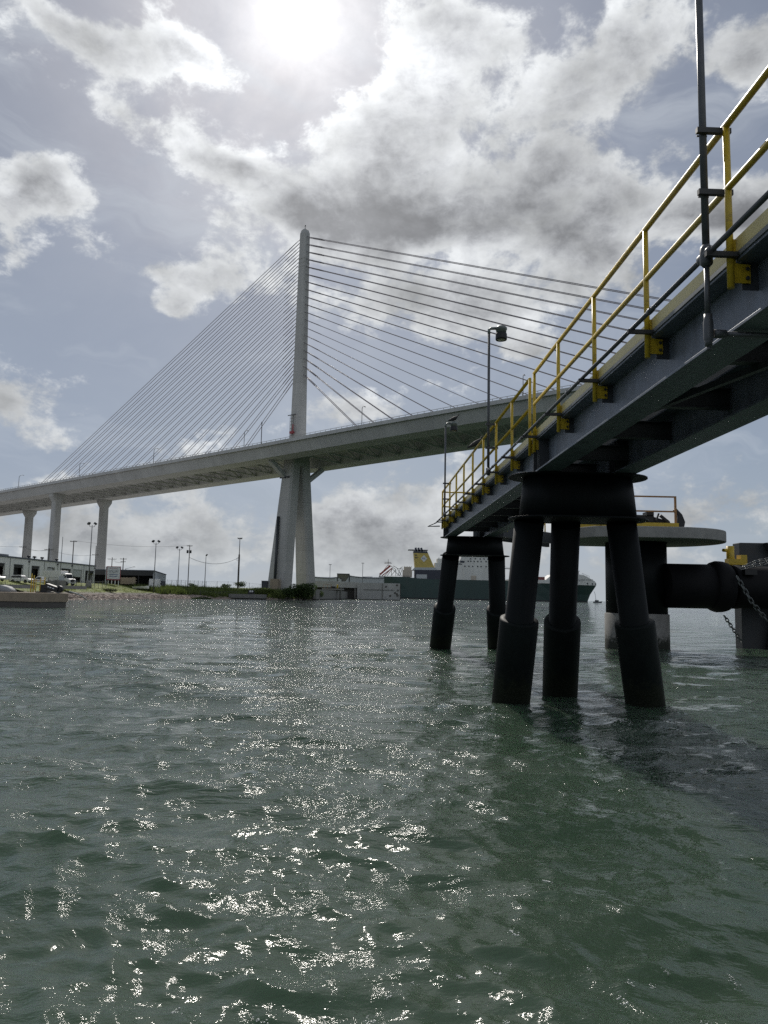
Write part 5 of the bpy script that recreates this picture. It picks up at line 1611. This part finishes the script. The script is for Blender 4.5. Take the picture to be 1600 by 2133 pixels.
# boat-like trailer in front of the shed
p = at(293, 1213, 226)
BT = thing('covered_boat', 'low white covered boat on a trailer in front of the open shed', 'boat', (p.x, 226, gz(p.x, 226)), 0)
x = p.x; z = gz(x, 226)
mb = MB(); mb.loft([[(x + a_, 226 - w, z + h), (x + a_, 226 - w * .5, z + .55), (x + a_, 226 + w * .5, z + .55), (x + a_, 226 + w, z + h)] for a_, w, h in ((-2.2, .9, 1.15), (0, 1.0, 1.2), (1.6, .7, 1.3), (2.6, .08, 1.45))]); mb.build('hull', m_white_car, BT)
mb = MB(); mb.box(x - 2.4, x + 2.4, 225.9, 226.1, z + .35, z + .5); mb.build('trailer', m_black, BT)
for s_ in (-.8, .8): 
    mb = MB(); mb.lathe([(.32, -.1), (.32, .1)], (x - .5, 226 + s_, z + .32), 14, 'y'); mb.build('wheel', m_tyre, BT)

# ------------------------------------------------------------------ posts, lamps, power poles


def flood_pole(u, vtop, Y, heads, label, name='floodlight_pole', hspan=1.1, group='floodlight poles on the grass'):
    b0 = at(u, 1213, Y); z0 = gz(b0.x, Y); zt = at(u, vtop, Y).z
    # the pole is plumb: take its foot where the top is
    x = at(u, vtop, Y).x
    T = thing(name, label, 'light pole', (x, Y, z0), group=group)
    mb = MB(); mb.poly([(x, Y, z0 - .3), (x, Y, zt - .5)], .17, 8, r2=.09); mb.build('pole', m_lightpole, T)
    if heads == 2:
        for s_ in (-1, 1):
            mb = MB(); mb.poly([(x, Y, zt - 1.0), (x + s_ * hspan * .55, Y, zt - .85), (x + s_ * hspan * .75, Y, zt - .3)], .06, 6); mb.build('arm', m_lightpole, T)
            mb = MB(); mb.bar((x + s_ * hspan * .55, Y - .3, zt + .1), (x + s_ * hspan, Y + .1, zt - .25), .62, .42); mb.build('floodlight', m_clamp, T)
    else:
        mb = MB(); mb.bar((x, Y, zt - .5), (x + .5, Y - .2, zt + .05), .5, .34); mb.build('floodlight', m_clamp, T)
    return T


flood_pole(192.5, 1090, 196, 2, 'tallest twin headed floodlight pole, in front of the workshop end')
mb = MB(); x = at(186, 1200, 196).x; z = gz(x, 196); mb.lathe([(.75, z - .3), (.75, z + .9), (.5, z + 1.5), (.5, z + 1.9)], (x, 196, 0), 14); o = mb.build('pole_footing', m_slab, org=(x, 196, z)); o.location = (x, 196, z)
tag(o, 'squat concrete footing block around the foot of the tallest floodlight pole', 'footing')
flood_pole(325.5, 1127, 226, 2, 'twin headed floodlight pole in front of the shed end wall')
flood_pole(374.5, 1140, 262, 2, 'twin headed floodlight pole just left of the pole with the transformer')
flood_pole(429.5, 1155, 285, 1, 'single headed light pole between the transformer pole and the tall mast')
# tall mast
xm_, Ym = at(500, 1121, 300).x, 300.0
T = thing('floodlight_mast', 'tall two-stage dark mast with a ring of floodlights left of the pylon', 'light mast', (xm_, Ym, gz(xm_, Ym)))
zt = at(500, 1121, Ym).z; zmid = at(500, 1155, Ym).z
mb = MB(); mb.tube((xm_, Ym, 4), (xm_, Ym, zmid), .36, 10, r2=.32); mb.build('lower_pole', m_pole, T)
mb = MB(); mb.tube((xm_, Ym, zmid), (xm_, Ym, zt), .17, 8, r2=.12); mb.build('upper_pole', m_lightpole, T)
for s_ in (-1, -.4, .4, 1):
    mb = MB(); mb.bar((xm_ + s_ * .5, Ym, zt - .2), (xm_ + s_ * .95, Ym - .1, zt + .1), .4, .3); mb.build('floodlight', m_clamp, T)
mb = MB(); mb.bar((xm_ - .9, Ym, zt - .35), (xm_ + .9, Ym, zt - .35), .1, .1); mb.build('cross_arm', m_clamp, T)
mb = MB(); mb.poly([(xm_ - .3, Ym, zmid - 1.2), (xm_ - .9, Ym, zmid - 1.6), (xm_ - .8, Ym, zmid - 2.6), (xm_ - .35, Ym, zmid - 2.4)], .05, 6); mb.build('cable_drop', m_wire, T)


def power_pole(u, vtop, Y, label, arms=((.35, 1.2),), transformer=False, r=.16):
    t_ = at(u, vtop, Y); x, zt = t_.x, t_.z; z0 = gz(x, Y)
    T = thing('power_pole', label, 'power pole', (x, Y, z0), group='wooden power poles')
    mb = MB(); mb.tube((x, Y, z0 - .3), (x, Y, zt), r, 8, r2=r * .75); mb.build('pole', m_pole, T)
    for (dz_, hw) in arms:
        mb = MB(); mb.bar((x - hw, Y - .16, zt - dz_), (x + hw, Y - .16, zt - dz_), .14, .16); ar = mb.build('cross_arm', m_pole, T)
        for q in (-.95, -.5, .5, .95):
            mb = MB(); mb.lathe([(.05, zt - dz_ + .08), (.08, zt - dz_ + .14), (.05, zt - dz_ + .3)], (x + q * hw, Y - .16, 0), 6); mb.build('insulator', m_clamp, ar)
    if transformer:
        for s_ in (-.55, .45):
            mb = MB(); mb.lathe([(.1, zt - 2.9), (.36, zt - 2.85), (.36, zt - 1.9), (.2, zt - 1.8)], (x + s_, Y - .35, 0), 10); mb.build('transformer', m_clamp, T)
    return Vector((x, Y, zt))


tops = {}
tops['a'] = power_pole(48.5, 1137.5, 268, 'wooden power pole left of the leftmost bridge pier')
tops['b'] = power_pole(103, 1142.5, 250, 'wooden power pole between the two left piers, behind the workshop roof', ((.45, 1.5),), r=.22)
tops['c'] = power_pole(154, 1126, 215, 'dark power pole rising behind the workshop roof right of the middle pier', ((.3, 1.0),), r=.17)
tops['d'] = power_pole(200.5, 1137, 262, 'power pole hugging the left side of the right pier', ((3.2, 1.1),), r=.15)
tops['e'] = power_pole(234, 1161, 330, 'distant power pole right above the cable sign', ((.8, 1.9),), r=.22)
tops['f'] = power_pole(257.5, 1162, 300, 'power pole behind the shed canopy right of the cable sign', ((.5, 1.3), (1.6, 1.0)), r=.24)
tops['g'] = power_pole(395.5, 1135, 258, 'power pole carrying a transformer and crossarm', ((.4, .95),), True, .17)
tops['h'] = Vector((xm_, Ym, zmid - 1.2))
# slim aerial in front of the left pier
t_ = at(131, 1118, 190); z0 = gz(t_.x, 190)
mb = MB(); mb.tube((t_.x, 190, z0 - .3), (t_.x, 190, t_.z), .11, 8, r2=.07); o = mb.build('light_column', m_lightpole, org=(t_.x, 190, z0)); o.location = (t_.x, 190, z0)
tag(o, 'thin grey pole without lamp standing in front of the middle pier', 'pole')
# little street lamp above the shed
t_ = at(262, 1184, 280)
T = thing('street_lamp', 'small street lamp with a long arm above the shed roof', 'street lamp', (t_.x, 280, 4.3))
mb = MB(); mb.tube((t_.x, 280, 4), (t_.x, 280, t_.z), .1, 6); mb.build('pole', m_lightpole, T)
e_ = at(277, 1181, 280); mb = MB(); mb.tube((t_.x, 280, t_.z - .2), tuple(e_), .06, 6); mb.build('arm', m_lightpole, T)
mb = MB(); mb.bar(e_, e_ + Vector((.8, 0, .05)), .35, .18); mb.build('lamp_head', m_lightpole, T)
for (u, v, Y, lab) in ((688, 1176, 480, 'far thin lamp pole between the pylon and the hopper'), (756, 1173, 480, 'far thin lamp pole right of the hopper')):
    t_ = at(u, v, Y)
    T = thing('lamp_pole', lab, 'light pole', (t_.x, Y, 4.3), group='far lamp poles by the quay')
    mb = MB(); mb.tube((t_.x, Y, 4), (t_.x, Y, t_.z), .16, 6); mb.build('pole', m_lightpole, T)
    mb = MB(); mb.bar(t_ + Vector((-.9, 0, 0)), t_ + Vector((.9, 0, 0)), .5, .3); mb.build('lamp_head', m_clamp, T)


def wire(label, a_, b_, sag, r=.03, n=1, sp=.8):
    T = thing('power_line', label, 'power line', tuple(a_))
    for q in range(n):
        pts_ = []
        for i in range(13):
            s = i / 12; p_ = a_.lerp(b_, s); p_.z -= sag * 4 * s * (1 - s); p_.x += (q - (n - 1) / 2) * sp; pts_.append(p_)
        mb = MB(); mb.poly(pts_, r, 4); mb.build('wire', m_wire, T)


wire('power lines running off the left edge from the leftmost wooden pole', tops['a'] + Vector((0, -.1, -.3)), Vector((-175, 285, 19.5)), .5, n=2)
wire('power lines between the two wooden poles behind the left piers', tops['a'] + Vector((0, -.1, -.3)), tops['b'] + Vector((0, 0, -.4)), .8, n=2)
wire('power lines strung from the wooden pole behind the workshop to the pier side pole', tops['b'] + Vector((0, 0, -.4)), tops['d'] + Vector((0, 0, -3.1)), 1.0, n=1)
wire('long power line from the dark pole behind the workshop to the transformer pole', tops['c'], tops['g'] + Vector((0, 0, -.2)), 1.0, n=1)
wire('power lines between the two distant poles above the sign', tops['e'] + Vector((0, 0, -.8)), tops['f'] + Vector((0, 0, -1.6)), .8, n=2)
wire('sagging black cable from the transformer pole to the tall floodlight mast', tops['g'] + Vector((0, 0, -4.3)), tops['h'], 2.4, .06)

# ------------------------------------------------------------------ chain link fences: posts and top wires


def fence(label, pts, step, h, r=.045):
    T = thing('wire_fence', label, 'fence', (pts[0][0], pts[0][1], gz(*pts[0])))
    prev_ = None; wires = MB()
    for (a_, b_) in zip(pts, pts[1:]):
        l = math.hypot(b_[0] - a_[0], b_[1] - a_[1]); n = max(1, int(l / step))
        for i in range(n + 1):
            x, y = a_[0] + (b_[0] - a_[0]) * i / n, a_[1] + (b_[1] - a_[1]) * i / n; z = gz(x, y)
            mb = MB(); mb.tube((x, y, z - .2), (x, y, z + h + .15), r, 6); mb.build('fence_post', m_lightpole, T)
            if prev_ is not None:
                for q in (1.0, .04): wires.tube(prev_ + Vector((0, 0, h * q)), Vector((x, y, z + h * q)), .022 if q == 1 else .014, 5)
                # mesh panel: crossing wires
                d_ = (Vector((x, y, z)) - prev_); m_ = max(2, int(d_.length / .5))
                for j in range(m_):
                    s0, s1 = j / m_, min(1, (j + h / .5 / 1.4) / m_)
                    wires.bar(prev_ + d_ * s0 + Vector((0, 0, h * .05)), prev_ + d_ * s1 + Vector((0, 0, h)), .012, .012)
                    wires.bar(prev_ + d_ * s0 + Vector((0, 0, h)), prev_ + d_ * s1 + Vector((0, 0, h * .05)), .012, .012)
            prev_ = Vector((x, y, z))
    wires.build('wire_mesh', m_lightpole, T)


def gp(u, Y): return (at(u, 1212, Y).x, Y)


fence('wire fence along the far lawn from the shed to the pylon foot', [gp(348, 262), gp(430, 300), gp(520, 305), gp(612, 300)], 4.2, 2.4, .055)
fence('wire fence in front of the workshop, from the left edge to the sign', [gp(-20, 152), gp(100, 166), gp(150, 178), gp(222, 206)], 3.4, 1.9)
fence('low wire fence on the lawn just above the reeds', [gp(418, 255), gp(470, 272), gp(505, 280)], 3.0, 1.5)
for (u, Y, h, lab) in ((525, 420, 5.5, 'first'), (575, 520, 5, ''), ):
    pass
# small equipment cabinets by the pylon foot
for (u0_, u1_, v0, Y, lab) in ((585, 563, 1206, 306, 'brown grey equipment cabinet in front of the left pylon leg'), (557, 545, 1210.5, 312, 'low dark green box on the lawn left of the pylon leg')):
    a_, b_ = at(u1_, v0, Y), at(u0_, v0, Y) if u0_ > u1_ else None
    x0_, x1_ = at(min(u0_, u1_), v0, Y).x, at(max(u0_, u1_), v0, Y).x
    T = thing('equipment_cabinet', lab, 'cabinet', ((x0_ + x1_) / 2, Y, 3.9))
    zz = at(u0_, v0, Y).z
    mb = MB(); mb.box(x0_, x1_ - (.9 if u0_ == 585 else 0), Y, Y + 1.6, 3.5, zz); mb.build('housing', m_wood if u0_ == 585 else m_navy, T)
    if u0_ == 585:
        mb = MB(); mb.box(x1_ - .6, x1_ - .35, Y, Y + .3, 3.5, zz + .2); mb.box(x1_ - .1, x1_ + .15, Y, Y + .3, 3.5, zz); mb.build('post', m_wood, T)
    else:
        mb = MB(); mb.box(x0_ - .1, x1_ + .1, Y - .1, Y + 1.7, zz, zz + .15); mb.build('lid', m_navy, T)

# ------------------------------------------------------------------ left concrete mooring dolphin
Yd = 82.0
xd = lambda u: at(u, 1245, Yd).x
LD = thing('mooring_platform', 'low tan concrete mooring platform in the water at the left edge', 'mooring platform', (-38, 86, 0))
xe = at(142.5, 1240, 86.2).x
poly_ = [(-54, Yd + .6), (xd(85), Yd), (xe, 86.2), (xe - 1.4, 89.5), (-54, 91)]
mb = MB(); mb.prism(poly_, .62, 1.62); mb.build('cap', m_tan, LD, bevel=.05)
pin = [(-54, Yd + .8), (xd(84), Yd + .18), (xe - .2, 86.2), (xe - 1.6, 89.2), (-54, 90.8)]
mb = MB(); mb.prism(pin, -2, .62); mb.build('base', m_wet, LD)
LH = thing('mooring_hook', 'black mooring hook gear with three shiny plates on the tan platform', 'mooring hook', (xd(77), 86, 1.62))
xx = xd(77)
mb = MB(); mb.box(xd(56), xd(70), 85, 86.6, 1.62, 2.55); mb.box(xd(50), xd(72), 84.6, 86.8, 1.62, 1.76); mb.build('base', m_black, LH, bevel=.04)
mb = MB()
mb.bar((xd(66), 85.4, 2.42), (xd(94), 85.4, 1.95), .9, .6); mb.lathe([(.32, -.3), (.42, -.2), (.42, .2), (.32, .3)], (xd(95), 85.4, 2.05), 12, 'y'); mb.build('hook_arm', m_black, LH, bevel=.04)
mb = MB()
for q in (74, 79, 85): mb.bar((xd(q) - .1, 84.93, 2.46 - (q - 66) * .0165), (xd(q) + .1, 84.93, 2.43 - (q - 66) * .0165), .02, .12)
mb.build('polished_plate', m_signface, LH)
mb = MB(); mb.bar((xd(70), 84.9, 1.7), (xd(80), 84.9, 1.62), .08, .1); mb.poly([(xd(90), 85, 1.75), (xd(95), 85, 1.66), (xd(99), 85.2, 1.72)], .07, 6); mb.build('shackle', m_chain, LH)
LR = thing('guard_railing', 'yellow posts and guard rails behind the black mooring gear on the tan platform', 'railing', (xd(78), 90, 1.62))
for (u, h, r_) in ((65.5, 2.25, .07), (70.5, 2.05, .06), (84, 1.7, .05), (93, 1.85, .07), (75, 1.6, .05)):
    mb = MB(); x = at(u, 1215, 90.5).x; mb.tube((x, 90.5, 1.62), (x, 90.5, 1.62 + h), r_, 8); mb.build('post', m_yellow, LR)
for h in (1.45, .8):
    mb = MB(); mb.tube((at(65.5, 1215, 90.5).x, 90.5, 1.62 + h), (at(93, 1215, 90.5).x, 90.5, 1.62 + h), .035, 8); mb.build('rail', m_dolrail, LR)
x = at(12, 1226, 86).x
mb = MB(); secs = []
for (a_, h) in ((-2.4, .25), (-1.6, .62), (-.3, .72), (.5, .55), (1.0, .2)): secs.append([(x + a_, 85, 1.63), (x + a_, 85.2, 1.63 + h), (x + a_, 86.4, 1.63 + h * 1.1), (x + a_, 86.8, 1.63)])
mb.loft(secs, smooth=True); o = mb.build('tarpaulin', m_tarp, org=(x, 86, 1.62)); o.location = (x, 86, 1.62)
tag(o, 'low grey tarpaulin covered heap at the left end of the tan platform', 'tarpaulin')
# concrete blocks and kerb on the lawn behind it
Yb = 170
x0_, x1_ = at(100, 1210, Yb).x, at(128, 1210, Yb).x; z = gz(x0_, Yb)
PU = thing('pump_station', 'grey concrete box with railing and a white tank, on the lawn below the lorry', 'pump station', ((x0_ + x1_) / 2, Yb, z))
mb = MB(); mb.box(x0_, x1_, Yb, Yb + 2.5, z - .4, at(110, 1208.5, Yb).z); mb.build('concrete_box', m_slab_d, PU)
mb = MB()
for x in (x0_ + .05, (x0_ + x1_) / 2, x1_ - .9): mb.bar((x, Yb + .1, at(110, 1208.5, Yb).z), (x, Yb + .1, at(110, 1203, Yb).z), .06, .06)
mb.bar((x0_, Yb + .1, at(110, 1203, Yb).z), (x1_ - .9, Yb + .1, at(110, 1203, Yb).z), .06, .06); mb.build('railing', m_clamp, PU)
mb = MB(); mb.box(x1_ - .75, x1_, Yb + .3, Yb + 1.5, at(110, 1208.5, Yb).z, at(110, 1199, Yb).z); mb.build('tank', m_shed, PU)
for (u0_, u1_, v, Y, lab) in ((112, 168, 1219.5, 166, 'long low concrete kerb slab on the lawn right of the pump box'), (-30, 56, 1216.5, 146, 'low concrete kerb slab on the lawn behind the tan platform')):
    a_, b_ = at(u0_, v, Y), at(u1_, v, Y)
    mb = MB(); mb.box(a_.x, b_.x, Y, Y + 3.5, a_.z - .7, a_.z); o = mb.build('kerb_slab', m_slab, org=(a_.x, Y, 2)); o.location = (a_.x, Y, 2)
    tag(o, lab, 'kerb')
mb = MB(); pa, pb = at(145, 1232, 152), at(190, 1249, 160); mb.poly([tuple(at(145, 1232, 152)), tuple(at(160, 1236.5, 155)), tuple(at(168, 1240, 157)), tuple(at(180, 1247.5, 160))], .11, 8)
o = mb.build('drain_hose', m_shed, org=tuple(pa)); o.location = tuple(pa); tag(o, 'pale pipe running down the stones beside the tan platform', 'pipe')

# ------------------------------------------------------------------ second small platform on the water below the grass
Y2 = 268
x2 = lambda u: at(u, 1243, Y2).x
z2 = lambda v: at(510, v, Y2).z
SM = thing('mooring_platform', 'small flat concrete mooring platform at the water below the grassy bank', 'mooring platform', (x2(511), Y2 + 3, 0))
mb = MB(); mb.prism([(x2(475.5), Y2 + .6), (x2(482), Y2), (x2(549), Y2 + .8), (x2(549), Y2 + 7), (x2(475.5), Y2 + 7)], .25, z2(1237.5)); mb.build('cap', m_slab_d, SM)
mb = MB(); mb.prism([(x2(477), Y2 + 1), (x2(483), Y2 + .5), (x2(548), Y2 + 1.3), (x2(548), Y2 + 6.5), (x2(477), Y2 + 6.5)], -2, .25); mb.build('base', m_wet, SM)
SHK = thing('mooring_hook', 'tiny black mooring hook with two white plates on the small flat platform', 'mooring hook', (x2(520), Y2 + 3, z2(1237.5)))
mb = MB(); mb.box(x2(514), x2(526), Y2 + 2, Y2 + 4, z2(1237.5), z2(1229)); mb.build('body', m_black, SHK)
mb = MB()
for u in (519, 523.5): mb.box(x2(u) - .28, x2(u) + .28, Y2 + 1.8, Y2 + 2, z2(1233), z2(1229.6))
mb.build('white_plate', m_white, SHK)
mb = MB(); mb.box(x2(420), x2(476), 277, 279, 1, z2(1233)); o = mb.build('low_wall', m_slab_d, org=(x2(448), 278, 1)); o.location = (x2(448), 278, 1)
tag(o, 'dark low concrete wall along the bank behind the small flat platform', 'wall')
